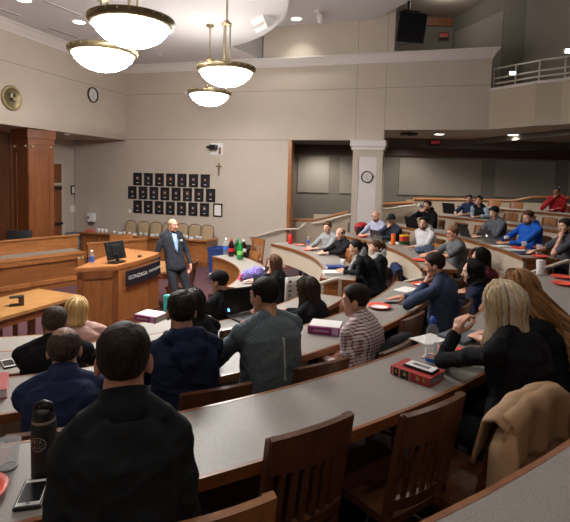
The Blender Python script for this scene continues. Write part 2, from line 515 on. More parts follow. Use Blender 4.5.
# ------------------------------------------------------------------ fixtures on walls and ceiling
def text_mesh(name, body, size, mat, parent, mtx, ext=.001, align='CENTER'):
    cu = bpy.data.curves.new(name, 'FONT'); cu.body = body; cu.size = size; cu.extrude = ext; cu.align_x = align; cu.align_y = 'CENTER'
    tmp = link(bpy.data.objects.new(name, cu))
    dg = bpy.context.evaluated_depsgraph_get()
    me = bpy.data.meshes.new_from_object(tmp.evaluated_get(dg))
    bpy.data.objects.remove(tmp)
    me.materials.clear(); me.materials.append(mat)
    o = link(bpy.data.objects.new(name, me)); o.parent = parent; o.matrix_local = mtx
    return o
def frameM(origin, xdir, ydir):
    x = V(xdir).normalized(); y = V(ydir).normalized(); z = x.cross(y)
    m = Matrix((x, y, z)).transposed().to_4x4(); m.translation = V(origin); return m
RZB = atan2(BD.y, BD.x)          # rotation so local +x runs along the back wall, local -y faces the room
RZL = RZB + pi / 2               # local +x runs from the camera to the far corner... faces into room

M['frame_black'] = plain('frame_black', rgb(20, 20, 22), .35)
M['mat_dark'] = plain('picture_mat', rgb(26, 27, 32), .6)
M['skin_small'] = plain('portrait_skin', rgb(226, 172, 142), .8)
rowsP = [(2.24, [.392 + .3567 * i for i in range(7)]), (1.845, [.22 + .3544 * i for i in range(8)]), (1.443, [.394 + .3545 * i for i in range(7)])]
rn = ['top', 'middle', 'bottom']
ordn = ['first', 'second', 'third', 'fourth', 'fifth', 'sixth', 'seventh', 'eighth']
random.seed(3)
backs = [rgb(92, 70, 62), rgb(60, 64, 80), rgb(120, 84, 70), rgb(52, 50, 56), rgb(80, 78, 88)]
bmats = [plain('portrait_ground', c, .7) for c in backs]
smats = [plain('portrait_suit', c, .7) for c in (rgb(24, 24, 30), rgb(36, 40, 60), rgb(60, 30, 34))]
hmats = [plain('portrait_hair', c, .7) for c in (rgb(40, 30, 26), rgb(120, 110, 104), rgb(90, 60, 40))]
for r, (z, ss) in enumerate(rowsP):
    for i, s in enumerate(ss):
        t = thing('picture_frame', 'black framed portrait, %s from the left in the %s row on the back wall' % (ordn[i], rn[r]), 'picture', bw(s, .012, z), RZB, 'black framed portraits on the back wall')
        m = MB(); w, h, b = .27, .365, .03
        for c, sz in (((0, 0, h / 2 - b / 2), (w, .03, b)), ((0, 0, -h / 2 + b / 2), (w, .03, b)), ((-w / 2 + b / 2, 0, 0), (b, .03, h)), ((w / 2 - b / 2, 0, 0), (b, .03, h))):
            m.box(c, sz, None, .004)
        m.build('frame', M['frame_black'], t)
        MB().box((0, .004, 0), (w - .04, .01, h - .04)).build('mat_board', M['mat_dark'], t)
        ph = MB(); ph.box((0, -.003, .02), (.1, .006, .15)); photo = ph.build('photo', random.choice(bmats), t)
        q = MB(); q.ell((0, -.006, -.035), (.042, .004, .03), None, 12, 8); q.build('suit', random.choice(smats), photo, True)
        q = MB(); q.ell((0, -.007, .032), (.025, .005, .032), None, 12, 8); q.build('face', M['skin_small'], photo, True)
        q = MB(); q.ell((0, -.0075, .053), (.023, .004, .013), None, 12, 8); q.build('hair', random.choice(hmats), photo, True)
        MB().box((0, -.003, -.105), (.07, .005, .018)).build('name_plate', M['white'], t)
t = thing('picture_frame', 'black framed white certificate at the right end of the bottom portrait row', 'picture', bw(2.923, .012, 1.45), RZB)
m = MB(); w, h, b = .27, .365, .035
for c, sz in (((0, 0, h / 2 - b / 2), (w, .03, b)), ((0, 0, -h / 2 + b / 2), (w, .03, b)), ((-w / 2 + b / 2, 0, 0), (b, .03, h)), ((w / 2 - b / 2, 0, 0), (b, .03, h))):
    m.box(c, sz, None, .004)
m.build('frame', M['frame_black'], t)
MB().box((0, .002, 0), (w - .06, .01, h - .06)).build('certificate', M['paper'], t)

# wall projector on a white plate
t = thing('wall_camera', 'white square wall plate with a dark camera above the crucifix', 'camera', bw(2.867, 0, 3.12), RZB)
MB().box((0, -.015, 0), (.36, .03, .32), None, .008).build('wall_plate', M['white'], t)
MB().box((-.05, -.13, .04), (.2, .16, .13), None, .015).build('camera_body', M['black'], t)
MB().tube([(-.16, -.14, .04), (-.24, -.15, .04)], .035, 12).build('lens', M['black'], t, True)
MB().tube([(0, -.03, -.02), (0, -.1, -.02), (-.03, -.12, .0)], .02, 8).build('arm', M['steel'], t, True)
MB().box((.1, -.04, -.05), (.06, .03, .18), None, .005).build('cable_cover', M['oak_red'], t)
t = thing('crucifix', 'small wooden crucifix on the back wall to the right of the portraits', 'crucifix', bw(2.935, 0, 2.57), RZB)
m = MB(); m.box((0, -.015, 0), (.035, .025, .36), None, .006); m.box((0, -.015, .08), (.17, .025, .035), None, .006); m.build('cross', M['oak_red'], t)
m = MB(); m.tube([(0, -.035, .1), (0, -.038, .02), (.004, -.036, -.09)], [.012, .014, .008], 8); m.tube([(-.07, -.033, .09), (0, -.036, .075), (.07, -.033, .09)], .006, 8); m.ell((0, -.04, .105), (.012, .012, .015)); m.build('figure', M['bronze'], t, True)
o = MB().box(bw(.133, .012, 1.303), (.075, .02, .11), RB, .004).build('wall_outlet', M['white']); tag(o, 'small white wall plate left of the bottom row of portraits', 'outlet')

def clock(name, label, loc, rz, R, ringm, face):
    t = thing(name, label, 'clock', loc, rz)
    X = Matrix.Rotation(radians(90), 4, 'X')
    MB().lathe([(R * .82, .012), (R * .86, .035), (R * .97, .04), (R, .02), (R, 0)], 40, X).build('rim', ringm, t, True)
    MB().lathe([(.001, .014), (R * .84, .014)], 40, X).build('dial', face, t, True)
    m = MB()
    for i in range(12):
        a = 2 * pi * i / 12
        m.box((R * .7 * sin(a), -.0155, R * .7 * cos(a)), (R * .035, .003, R * .14), Ry(a))
    m.build('hour_marks', M['black'], t)
    for L, a, n in ((.55, 2.9, 'minute_hand'), (.4, -.15, 'hour_hand')):
        MB().box((R * L / 2 * sin(a), -.018, R * L / 2 * cos(a)), (R * .05, .003, R * L), Ry(a)).build(n, M['black'], t)
    return t
dial = plain('clock_dial', rgb(205, 203, 200), .6)
clock('wall_clock', 'round black rimmed clock on the left upper wall near the corner', lw(1.45, .0, 4.4), RZL, .2, M['frame_black'], dial)
clock('wall_clock', 'round black rimmed clock on the white pilaster', bw(6.97, .068, 2.455), RZB, .15, M['frame_black'], dial)
# seal
t = thing('wall_seal', 'round bronze seal mounted on the upper left wall', 'plaque', lw(4.0, 0, 3.91), RZL)
X = Matrix.Rotation(radians(90), 4, 'X')
MB().lathe([(.001, .03), (.2, .03), (.205, .04), (.25, .04), (.26, .03), (.26, 0)], 40, X).build('disc', M['bronze'], t, True)
m = MB(); m.box((0, -.035, .01), (.15, .02, .17), None, .01); m.build('shield', M['black'], t)
m = MB(); m.box((-.03, -.05, .05), (.05, .012, .06), None, .005); m.box((.035, -.05, -.02), (.05, .012, .07), None, .005); m.box((0, -.05, .01), (.15, .008, .012)); m.build('charge', M['brass'], t)
m = MB()
for i in range(30):
    a = 2 * pi * i / 30
    m.box((.226 * sin(a), -.042, .226 * cos(a)), (.02, .006, .028), Ry(a))
m.build('lettering', M['brass'], t)

# recess: thermostat frame, switch, dispenser
o = thing('wall_notice', 'small dark framed notice beside the door in the left recess', 'notice', lw(.08, -1.8, 1.86), RZL)
m = MB(); m.box((0, -.012, 0), (.17, .024, .27), None, .008); m.build('frame', M['frame_black'], o)
MB().box((0, -.026, 0), (.1, .006, .19)).build('sheet', M['paper'], o)
o = thing('light_switch', 'white switch plate below the dark framed notice', 'switch', lw(.1, -1.8, 1.29), RZL)
MB().box((0, -.006, 0), (.19, .012, .2), None, .004).build('plate', M['white'], o)
for dx in (-.04, .04): MB().box((dx, -.016, 0), (.035, .012, .07), None, .003).build('rocker', M['paper'], o)
o = thing('soap_dispenser', 'white hand sanitizer dispenser on the wall at the end of the jury box', 'dispenser', bw(-1.14, .002, 1.04), RZB)
MB().box((0, -.07, .02), (.23, .14, .27), None, .04).build('housing', M['white'], o)
MB().box((-.06, -.143, .02), (.05, .006, .06), None, .002).build('badge', plain('blue_badge', rgb(60, 80, 140), .5), o)
MB().box((0, -.06, -.14), (.16, .1, .05), None, .015).build('nozzle', M['steel'], o)
o = tag(MB().box(lw(1.7, -1.76, 2.75), (.05, .25, .16), RB, .01).build('exit_sign', M['exit']), 'small red lit sign partly hidden behind the oak column', 'exit sign')

# ceiling: downlights, slots, sensors, projector lamp
for p, lb in (((-4.78, 8.87, ZC), 'round recessed downlight in the low ceiling at the top edge'), ((-4.3, 10.06, ZC), 'round recessed downlight in the low ceiling between the vents and the pendants')):
    downlight(p, lb, .11, 'lampdisc', 40)
downlight((.16, 12.1, ZH), 'recessed downlight in the high ceiling above the back wall', .12, 'lamp_dim', 25)
def slot(a, b, w, label, bl='steel'):
    a, b = V(a), V(b); d = b - a; L = d.length; r = Rz(atan2(d.y, d.x))
    t = thing('ceiling_vent', label, 'vent', (a + b) / 2, atan2(d.y, d.x))
    m = MB()
    for sy in (-1, 1): m.box((0, sy * w / 2, -.006), (L, .014, .012))
    m.box((L / 2, 0, -.006), (.014, w, .012)); m.box((-L / 2, 0, -.006), (.014, w, .012)); m.build('frame', M['white'], t)
    MB().box((0, 0, -.003), (L, w, .004)).build('opening', M['black'], t)
    for k in range(2):
        MB().box((0, (k - .5) * w / 2.2, -.008), (L, .012, .01)).build('blade', M[bl], t)
slot((-4.44, 8.84, ZC), (-4.09, 9.62, ZC), .05, 'long dark slot vent in the ceiling beside the nearest pendant', 'black')
slot((-5.15, 10.45, ZC), (-4.81, 11.24, ZC), .1, 'grey slot vent in the low ceiling above the clock')
slot((-5.55, 9.3, ZC), (-5.35, 9.75, ZC), .1, 'short slot vent in the ceiling at the left edge of the picture')
t = thing('spotlight', 'small white ceiling spotlight on the high ceiling, right of centre top', 'spotlight', (.68, 11.5, ZH))
MB().lathe([(.001, 0), (.11, -.01), (.12, 0)], 20).build('canopy', M['white'], t, True)
MB().tube([(0, 0, 0), (0, 0, -.1)], .025, 8).build('stem', M['white'], t, True)
MB().lathe([(.06, -.12), (.1, .06), (.001, .1)], 20, Matrix.Translation((.03, -.06, -.16)) @ Matrix.Rotation(radians(40), 4, 'X')).build('head', M['white'], t, True)
t = thing('ceiling_box', 'white wedge shaped box hung at the curved edge of the low ceiling', 'loudspeaker', (-.52, 9.6, ZC), radians(35))
m = MB(); m.ring_loft([[(-.15, -.22, 0), (.15, -.22, 0), (.15, .22, 0), (-.15, .22, 0)], [(-.02, -.22, -.22), (.15, -.2, -.1), (.15, .2, -.1), (-.02, .22, -.22)]]); m.build('housing', M['white'], t)
MB().box((-.09, 0, -.12), (.012, .38, .2), Ry(radians(30)), .004).build('grille', M['paper'], t)
o = tag(MB().box((-3.29, 12.53, ZC - .015), (.09, .09, .03), None, .012).build('smoke_detector', M['white']), 'tiny white detector on the low ceiling between the pendants', 'detector')
o = tag(MB().box(bw(1.973, .03, 4.65), (.13, .07, .09), RB, .01).build('wall_sensor', M['white']), 'small white sensor box on the back wall beside the pendants', 'sensor')
for p, lb in (((-5.54, 12.2, ZS - .02), 'small round light in the soffit right of the oak column'),):
    downlight(p, lb, .07, 'lamp_dim', 10)
for p, lb in (((4.01, 12.75, zb), 'small oblong light under the balcony, left one'), ((5.81, 12.45, zb), 'small oblong light under the balcony, right one')):
    t = thing('underbalcony_light', lb, 'ceiling light', p)
    MB().box((0, 0, -.01), (.24, .24, .02), None, .004).build('frame', M['white'], t)
    MB().box((0, 0, -.022), (.19, .19, .008)).build('lens', M['lamp_dim'], t)
    l = bpy.data.lights.new('underbalcony_spot', 'SPOT'); l.energy = 60; l.spot_size = radians(140); l.spot_blend = .8; l.color = (1, .94, .85); l.shadow_soft_size = .1
    lo = link(bpy.data.objects.new('underbalcony_spot', l)); lo.location = (p[0], p[1], p[2] - .05)
t = thing('ceiling_projector', 'dark projector mount hanging under the balcony near the pilaster', 'projector', (3.14, 12.5, zb))
MB().box((0, 0, -.06), (.42, .22, .06), None, .02).build('body', M['black'], t)
MB().tube([(0, 0, 0), (0, 0, -.04)], .03, 8).build('stem', M['black'], t, True)
MB().ell((0, -.1, -.08), (.04, .04, .04)).build('lens', M['black'], t, True)
def exit_sign(loc, lb):
    t = thing('exit_sign', lb, 'exit sign', loc)
    MB().box((0, 0, 0), (.3, .05, .19), None, .01).build('housing', plain('sign_case', rgb(70, 50, 48), .5), t)
    text_mesh('lettering', 'EXIT', .13, M['exit'], t, frameM((0, -.028, 0), (1, 0, 0), (0, 0, 1)))
exit_sign((4.42, 14.38, 3.53), 'small red exit sign below the balcony ceiling')
exit_sign((4.75, 15.1, 6.85), 'small red exit sign on the dark wall right of the television')
for p, lb in ((( 4.92, 10.75, 4.8), 'bright white lamp on the balcony railing, left one'), ((5.32, 9.36, 4.93), 'bright white lamp on the balcony railing at the right edge')):
    t = thing('rail_lamp', lb, 'lamp', p)
    MB().box((0, .03, 0), (.13, .07, .09), None, .01).build('housing', M['rail'], t)
    MB().box((0, -.01, 0), (.11, .02, .06), None, .008).build('lens', M['led'], t)
# unseen fill lamps added over the audience, without fittings in the ceiling
for i, (x, y) in enumerate(((-3.6, 1.2), (-1.0, 1.6), (1.6, 2.2), (-2.2, -1.4), (1.2, -1.2), (2.6, 5.6), (2.4, 8.6))):
    l = bpy.data.lights.new('audience_fill', 'SPOT'); l.energy = FILL; l.spot_size = radians(120); l.spot_blend = .7; l.color = (1, .95, .88); l.shadow_soft_size = .15
    lo = link(bpy.data.objects.new('audience_fill', l)); lo.location = (x, y, ZH - .03)
for p, e in (((1.0, 13.7, ZS - .05), 60), ((7.6, 11.6, zb - .06), 60), ((3.6, 13.6, zb - .06), 35)):  # extra lamps added to brighten the landing and the wall under the balcony
    l = bpy.data.lights.new('rear_fill', 'SPOT'); l.energy = e; l.spot_size = radians(150); l.spot_blend = .8; l.color = (1, .95, .87); l.shadow_soft_size = .1
    lo = link(bpy.data.objects.new('rear_fill', l)); lo.location = p
for x, y in ((6.3, 9.6), (4.3, 13.4)):  # unseen lamps added to lift the dark wall above the balcony
    l = bpy.data.lights.new('balcony_fill', 'POINT'); l.energy = 9; l.color = (1, .95, .88); l.shadow_soft_size = .15
    lo = link(bpy.data.objects.new('balcony_fill', l)); lo.location = (x, y, 7.3)
# television on the ceiling
t = thing('television', 'black television hanging from the ceiling above the balcony', 'television', (2.72, 11.0, 5.8), radians(14))
R0 = Rx(radians(12))
MB().box((0, 0, 0), (.68, .07, .64), R0, .012).build('bezel', M['black'], t)
MB().box(R0 @ V((0, -.037, .01)), (.6, .004, .55), R0).build('screen', M['screen'], t)
m = MB(); m.tube([(0, .05, .1), (0, .16, .3), (0, .16, 1.62)], .03, 10); m.box((0, .16, 1.63), (.2, .2, .02)); m.box((0, .09, .36), (.4, .16, .05), None, .01); m.build('ceiling_bracket', M['black'], t)
MB().tube([(-.3, .05, -.3), (-.2, .08, -.38), (-.1, .07, -.36), (.05, .05, -.3)], .008, 6).build('cable', M['black'], t, True)

# ------------------------------------------------------------------ judge's bench
def panel_line(mb, a, b, z0, z1, th, back=True):
    """upright slab from a to b (xy), thickness behind"""
    a, b = V((*a, 0)), V((*b, 0)); d = (b - a).normalized(); n = V((-d.y, d.x, 0)) * th
    mb.ring_loft([[(*q.xy, z0) for q in (a, b, b + n, a + n)], [(*q.xy, z1) for q in (a, b, b + n, a + n)]])
F1, F2 = V((-4.29, 10.28, 0)), V((-6.47, 7.4, 0)); fd = (F1 - F2).normalized(); fn = V((-fd.y, fd.x, 0))
bench = thing('judge_bench', "long oak judge's bench with grey counter and brass dots along the left wall", 'bench', F1, atan2(fd.y, fd.x))
BL = (F1 - F2).length
m = MB(); m.box((-BL / 2, .04, .32), (BL, .08, .64)); 
m.box((-BL / 2, -.005, .06), (BL, .03, .12)); m.build('front_panel', wood('oak_panel_shade', rgb(116, 68, 34), rgb(156, 98, 52), .4, (1.2, 1.2, 12)), bench)  # recessed panel darker than the frame; the shading between them is put into colour
m = MB()
for x in (-.14, -2.05, -2.2, -3.4): m.box((x, -.02, .36), (.14, .05, .56), None, .01)
m.box((-BL / 2, -.02, .6), (BL, .05, .08), None, .01); m.box((-BL / 2, -.02, .16), (BL, .05, .09), None, .01)
m.build('rail_frame', M['oak'], bench)
for x in (-.1, -.18, -2.01, -2.24):
    for z in ((.58, .18)):
        MB().box((x, -.05, z), (.045, .02, .045), None, .005).build('brass_dot', M['brass'], bench)
MB().box((-BL / 2, .1, .67), (BL, .3, .045), None, .012).build('ledge', M['oak_h'], bench)
MB().box((-BL / 2, .4, .69), (BL, .34, .03)).build('counter', M['laminate'], bench)
m = MB(); m.box((-BL / 2 + .16, .6, .49), (BL, .06, .98)); m.box((-BL / 2 + .16, .6, .985), (BL + .03, .12, .035), None, .01); m.build('back_panel', M['oak_h'], bench)
# witness box right of it
t = thing('witness_stand', "oak witness box joined to the right end of the judge's bench", 'witness stand', (-4.26, 10.36, 0))
w0 = V((-4.38, 10.3, 0))
m = MB(); pl = [(0, 0), (.45, .35), (.75, .85), (.95, 1.1), (.9, 1.16), (.68, .92), (.4, .42), (-.04, .08)]
m.prism(pl, 0, .82); m.build('wall_panel', M['oak_h'], t)
m = MB(); m.prism([(-.03, -.03), (.47, .32), (.77, .83), (.98, 1.09), (.88, 1.2), (.64, .95), (.36, .46), (-.08, .12)], .82, .86); m.build('cap_rail', M['oak_h'], t)
m = MB(); m.prism([(.2, .75), (.62, 1.1), (.58, 1.16), (.16, .82)], 0, .95); m.build('rear_panel', M['oak_h'], t)
# black office chair behind the bench
t = thing('office_chair', "black leather office chair behind the judge's bench", 'office chair', (-5.95, 10.7, -.1), radians(14))
MB().box((0, 0, .92), (.52, .1, .5), Rx(radians(-6)), .05).build('backrest', M['black_soft'], t, 'auto')
MB().box((0, -.27, .55), (.5, .5, .1), None, .04).build('seat', M['black_soft'], t, 'auto')
MB().tube([(0, -.25, .5), (0, -.25, .1)], .03, 10).build('gas_column', M['black'], t, True)
for k in range(5):
    a = 2 * pi * k / 5
    MB().tube([(0, -.25, .1), (.28 * cos(a), -.25 + .28 * sin(a), .04)], [.03, .02], 8).build('foot', M['black'], t, True)
for sx in (-1, 1): MB().tube([(sx * .26, -.02, .85), (sx * .3, -.2, .78), (sx * .28, -.38, .76), (sx * .24, -.36, .56)], .02, 8).build('armrest', M['black'], t, True)

# ------------------------------------------------------------------ jury box along the back wall
t = thing('jury_box', 'low oak jury box front with a ledge along the back wall below the portraits', 'jury box', bw(0, .68, 0), RZB)
L0, L1 = -1.0, 2.93
m = MB(); m.box(((L0 + L1) / 2, 0, .32), (L1 - L0, .05, .64)); m.box((L1 - .025, .29, .32), (.05, .53, .64)); m.build('front_panel', M['oak_h'], t)
m = MB(); m.box(((L0 + L1) / 2, -.01, .7 - .02), (L1 - L0 + .06, .2, .045), None, .01); m.box((L1 + .01, .27, .68), (.11, .6, .045), None, .01); m.build('ledge', M['oak_h'], t)
m = MB(); m.box(((L0 + L1) / 2, -.03, .05), (L1 - L0, .03, .1)); m.box((L1 + .01, .29, .05), (.03, .53, .1)); m.build('plinth', M['oak_red'], t)
for k in range(6):
    x = L0 + .35 + k * .64
    m = MB()
    m.box((x, -.032, .58), (.56, .02, .06), None, .004); m.box((x, -.032, .14), (.56, .02, .06), None, .004)
    for sx in (-1, 1): m.box((x + sx * .25, -.032, .36), (.06, .02, .4), None, .004)
    m.build('panel_frame', M['oak_h'], t)
M['tan'] = plain('tan_upholstery', rgb(170, 148, 116), .85, bump=.1, bscale=300)
M['tan_frame'] = plain('tan_chair_frame', rgb(96, 74, 52), .5)
def jury_chair():
    t = thing('jury_chair', 'tan', 'chair', (0, 0, 0), RZB, 'tan jury chairs')
    b = MB(); rings = []
    for z, w, y, th in ((.56, .17, .0, .03), (.7, .195, .01, .035), (.9, .2, .03, .035), (1.02, .185, .045, .03), (1.075, .12, .05, .02), (1.085, .07, .05, .01)):
        rings.append([(w * (abs(cos(a)) ** .5) * (1 if cos(a) > 0 else -1), y + th * (abs(sin(a)) ** .6) * (1 if sin(a) > 0 else -1), z) for a in [2 * pi * k / 20 for k in range(20)]])
    b.ring_loft(rings); b.build('backrest', M['tan'], t, True)
    rim = MB(); pts = [(-.18, .03, .5), (-.21, .035, .75), (-.215, .055, .95), (-.19, .07, 1.05), (-.1, .075, 1.1), (0, .075, 1.105), (.1, .075, 1.1), (.19, .07, 1.05), (.215, .055, .95), (.21, .035, .75), (.18, .03, .5)]
    rim.tube(pts, .013, 8); rim.build('back_frame', M['tan_frame'], t, True)
    MB().box((0, -.17, .48), (.42, .3, .09), None, .03).build('seat', M['tan'], t, 'auto')
    for sx in (-1, 1):
        for y in (-.28, .02): MB().tube([(sx * .17, y, .44), (sx * .18, y, 0)], .017, 8).build('leg', M['tan_frame'], t, True)
    return t
jc = jury_chair()
js = [.27, .69, 1.09, 1.48, 1.92, 2.31, 2.69]
jl = ['tan upholstered jury chair, leftmost of the row below the portraits', 'tan jury chair, second from the left below the portraits', 'tan jury chair, third from the left below the portraits', "tan jury chair directly left of the standing speaker's head",
      "tan jury chair directly right of the standing speaker's head", 'tan jury chair, second from the right end of the jury box', 'tan jury chair at the right end of the jury box']
for i, s in enumerate(js):
    o = jc if i == 0 else dup(jc)
    o.scale = (.86, .8, .94); o.location = bw(s, .2, 0); o.rotation_euler = (0, 0, RZB + random.uniform(-.06, .06)); o['label'] = jl[i]
# glasses on the ledge
M['cup_w'] = plain('pale_cup', rgb(205, 210, 220), .3)
cup0 = None
for i in range(16):
    s = .1 + i * .17 if i < 9 else 1.95 + (i - 9) * .135
    lbl = 'small pale cups and cards, one of the row standing on the jury box ledge'
    o = MB()
    if i % 3 == 1: o.box((0, 0, .03), (.1, .05, .06), Rz(.3), .004)
    else: o.lathe([(.001, 0), (.03, 0), (.038, .085), (.034, .085), (.028, .006), (.001, .006)], 16)
    ob = o.build('paper_cup' if i % 3 != 1 else 'name_card', M['cup_w'], None, i % 3 != 1)
    ob.location = bw(s, .69 + random.uniform(-.04, .04), .7045)
    tag(ob, 'small pale cup in the row on the jury box ledge' if i % 3 != 1 else 'folded pale card in the row on the jury box ledge', 'cup' if i % 3 != 1 else 'card', 'cups on the jury box ledge' if i % 3 != 1 else 'cards on the jury box ledge')
o = tag(MB().box(bw(-.72, .66, .748), (.24, .13, .085), RB, .012).build('tissue_box', plain('pink_red', rgb(205, 104, 96), .6)), 'pinkish red box on the left end of the jury box ledge', 'box')
for i, ds in enumerate((-.42, -.3, -.18)):
    o = MB().lathe([(.001, 0), (.035, 0), (.045, .12), (.04, .12), (.03, .008), (.001, .008)], 16).build('white_cup', M['white'], None, True)
    o.location = bw(ds, .67, .7045); tag(o, ['left', 'middle', 'right'][i] + ' of three white cups beside the pinkish red box', 'cup', 'white cups')
t = thing('storage_bin', 'grey blue bin behind the judge bench at the left end of the jury box', 'bin', bw(-1.3, .6, 0), RZB)
MB().lathe([(.001, 0), (.2, 0), (.25, .62), (.235, .62), (.19, .02), (.001, .02)], 24).build('body', plain('bin_blue', rgb(98, 116, 140), .5), t, True)
MB().lathe([(.235, .6), (.27, .61), (.27, .64), (.235, .635)], 24).build('rim', plain('bin_rim', rgb(120, 136, 156), .5), t, True)

# ------------------------------------------------------------------ lectern
A, Bq, Cq, Dq = V((-2.83, 6.5, 0)), V((-2.34, 6.72, 0)), V((-2.0, 7.6, 0)), V((-2.62, 7.86, 0))
t = thing('lectern', 'big oak lectern with a dark lettered sign on its front', 'lectern', A)
mid = (Bq + Cq) / 2 + V((.1, -.04, 0))
def bez(k): return Bq * (1 - k) ** 2 + mid * 2 * k * (1 - k) + Cq * k * k
front = [bez(k / 12) - A for k in range(13)]
outl = [V((0, 0, 0))] + front + [Dq - A]
def scaled(pl, e):
    c = sum(pl, V((0, 0, 0))) / len(pl)
    return [((p - c) * (1 + e) + c).xy for p in pl]
MB().prism([tuple(p) for p in scaled(outl, 0)], 0, 1.05).build('body', M['oak'], t)
m = MB(); m.ring_loft([[(p.x, p.y, z0 + .05 * (p.y)) for p in scaled(outl, e)] for z0, e in ((1.03, .05), (1.075, .055), (1.095, .04))]); m.build('desktop', M['oak_h'], t)
m = MB()
m.ring_loft([[(p.x * .0 + q.x, q.y, z) for q in [f + V((.018, -.006, 0)) for f in front] + [f for f in front[::-1]]] for p in [V((0, 0, 0))] for z in (0.0, .3)])
m.build('plinth', M['oak_red'], t)
# side panel frame
d0 = (Bq - A); L = d0.length; d0.normalize(); Rl = Matrix((d0, V((-d0.y, d0.x, 0)), V((0, 0, 1)))).transposed()
m = MB()
for x in (.04, L - .04): m.box(d0 * x + Rl @ V((0, -.008, .52)), (.08, .02, 1.04), Rl, .004)
for z in (.06, .98): m.box(d0 * (L / 2) + Rl @ V((0, -.008, z)), (L, .02, .1), Rl, .004)
m.build('side_frame', M['oak_red'], t)
# sign: curved dark board on the front
m = MB(); k0, k1 = .12, .98
def nrm(k): 
    d = (bez(min(1, k + .01)) - bez(max(0, k - .01))).normalized(); return V((d.y, -d.x, 0))
P0, P1 = [], []
for i in range(13):
    k = k0 + (k1 - k0) * i / 12
    p = bez(k) - A + nrm(k) * .012; q = p + nrm(k) * .022
    zt = .985 + .05 * p.y; P0.append([(p.x, p.y, zt - .225), (q.x, q.y, zt - .225), (q.x, q.y, zt), (p.x, p.y, zt)])
m.ring_loft(P0); sign = m.build('sign_board', plain('sign_navy', rgb(24, 26, 40), .5), t)
M['sign_text'] = plain('sign_white', rgb(226, 226, 228), .5)
def sign_text(body, size, s0, dz=0):
    """lettering that follows the curved board; s0 = start along the board in metres"""
    o = text_mesh('lettering', body, size, M['sign_text'], sign, Matrix.Identity(4), .001, 'LEFT')
    N_ = 200; ks = [k0 + (k1 - k0) * i / N_ for i in range(N_ + 1)]; pts = [bez(k) - A + nrm(k) * .0355 for k in ks]
    cum = [0.0]
    for p, q in zip(pts, pts[1:]): cum.append(cum[-1] + (q - p).length)
    for v in o.data.vertices:
        s_ = s0 + v.co.x; i = 0
        while i < N_ - 1 and cum[i + 1] < s_: i += 1
        f = (s_ - cum[i]) / (cum[i + 1] - cum[i]); p = pts[i].lerp(pts[i + 1], f)
        v.co = p + nrm(ks[i]) * v.co.z + V((0, 0, .985 - .105 + .05 * p.y + v.co.y + dz))
    return cum[-1]
sign_text('GONZAGA,', .078, .03); sign_text('SCHOOL', .052, .47, .002); sign_text('OF LAW', .052, .68, .002)
# things on the lectern
tp = lambda x, y: V((x, y, 1.097 + .05 * (y - A.y)))
t = thing('computer_monitor', 'black computer monitor tilted back on the lectern', 'monitor', tp(-2.44, 6.88) + V((0, 0, .006)), radians(-118)); t.scale = (.8, .8, .8)
Rm = Rx(radians(16))
MB().box(V((0, 0, .21)) , (.42, .035, .33), Rm, .012).build('bezel', M['black'], t)
MB().box(V((0, .0, .21)) + Rm @ V((0, .02, 0)), (.2, .03, .2), Rm, .02).build('rear_housing', M['black'], t)
m = MB(); m.box((0, .04, .0075), (.26, .2, .015), None, .006); m.tube([(0, .06, .01), (0, .05, .15)], .03, 10); m.build('stand', M['black'], t)
o = MB(); o.ell((0, 0, .018), (.032, .055, .018)); ob = o.build('computer_mouse', M['black'], None, True); ob.location = tp(-2.2, 7.25); tag(ob, 'black mouse on the lectern top right of the monitor', 'mouse')
def bottle(name, label, loc, h, r, bodym, capm, labm=None, cat='bottle', group=None, liquid=None, l0=.3, l1=.6):
    t = thing(name, label, cat, loc, random.uniform(0, 6), group)
    MB().lathe([(.001, 0), (r * .9, 0), (r, .02 * h / .2), (r, .62 * h), (r * .85, .72 * h), (r * .42, .86 * h), (r * .38, .93 * h), (.001, .93 * h)], 20).build('body', bodym, t, True)
    MB().lathe([(r * .45, .9 * h), (r * .45, h), (.001, h)], 16).build('cap', capm, t, True)
    if labm: MB().lathe([(r * 1.012, l0 * h), (r * 1.012, l1 * h)], 24).build('label', labm, t, True)
    if liquid: MB().lathe([(.001, .01), (r * .93, .01), (r * .93, .58 * h), (.001, .58 * h)], 20).build('drink', liquid, t, True)
    return t
M['blue_label'] = plain('blue_label', rgb(64, 110, 196), .4)
M['pet'] = glass('pet_plastic', (.95, .98, 1), .05, .12)
bottle('water_bottle', 'clear water bottle with blue label on the lectern top', tp(-2.72, 6.73), .2, .033, M['pet'], M['white'], M['blue_label'], l0=.15, l1=.55)

# ------------------------------------------------------------------ counsel tables
def table(name, label, corners, z, topm, legm, legs):
    c = sum((V((*p, 0)) for p in corners), V((0, 0, 0))) / 4
    t = thing(name, label, 'table', c)
    m = MB(); m.prism([(p[0] - c.x, p[1] - c.y) for p in corners], z - .04, z); m.build('tabletop', topm, t)
    m = MB(); k = .9
    for i in range(4):
        a = (V((*corners[i], 0)) - c) * k; b = (V((*corners[(i + 1) % 4], 0)) - c) * k
        d = (b - a); r = Matrix((d.normalized(), V((-d.normalized().y, d.normalized().x, 0)), V((0, 0, 1)))).transposed()
        m.box((a + b) / 2 + V((0, 0, z - .09)), (d.length, .03, .1), r)
    m.build('apron', legm, t)
    for i in range(4):
        a = (V((*corners[i], 0)) - c) * (k - .01)
        MB().box((a.x, a.y, (z - .04) / 2), (.07, .07, z - .04), Rz(.4), .006).build('leg', legm, t)
    return t
table('counsel_table', 'long honey oak table in front of the judge bench at left', [(-2.74, 6.42), (-3.47, 6.72), (-4.55, 4.35), (-3.75, 4.0)], .74, M['oak_light'], M['oak_red'], 4)
ct = [o for o in scene.objects if o.get('label', '').startswith('long honey oak table')][0]
a_, b_ = V((-2.86, 6.2, 0)) - ct.location, V((-3.8, 4.1, 0)) - ct.location
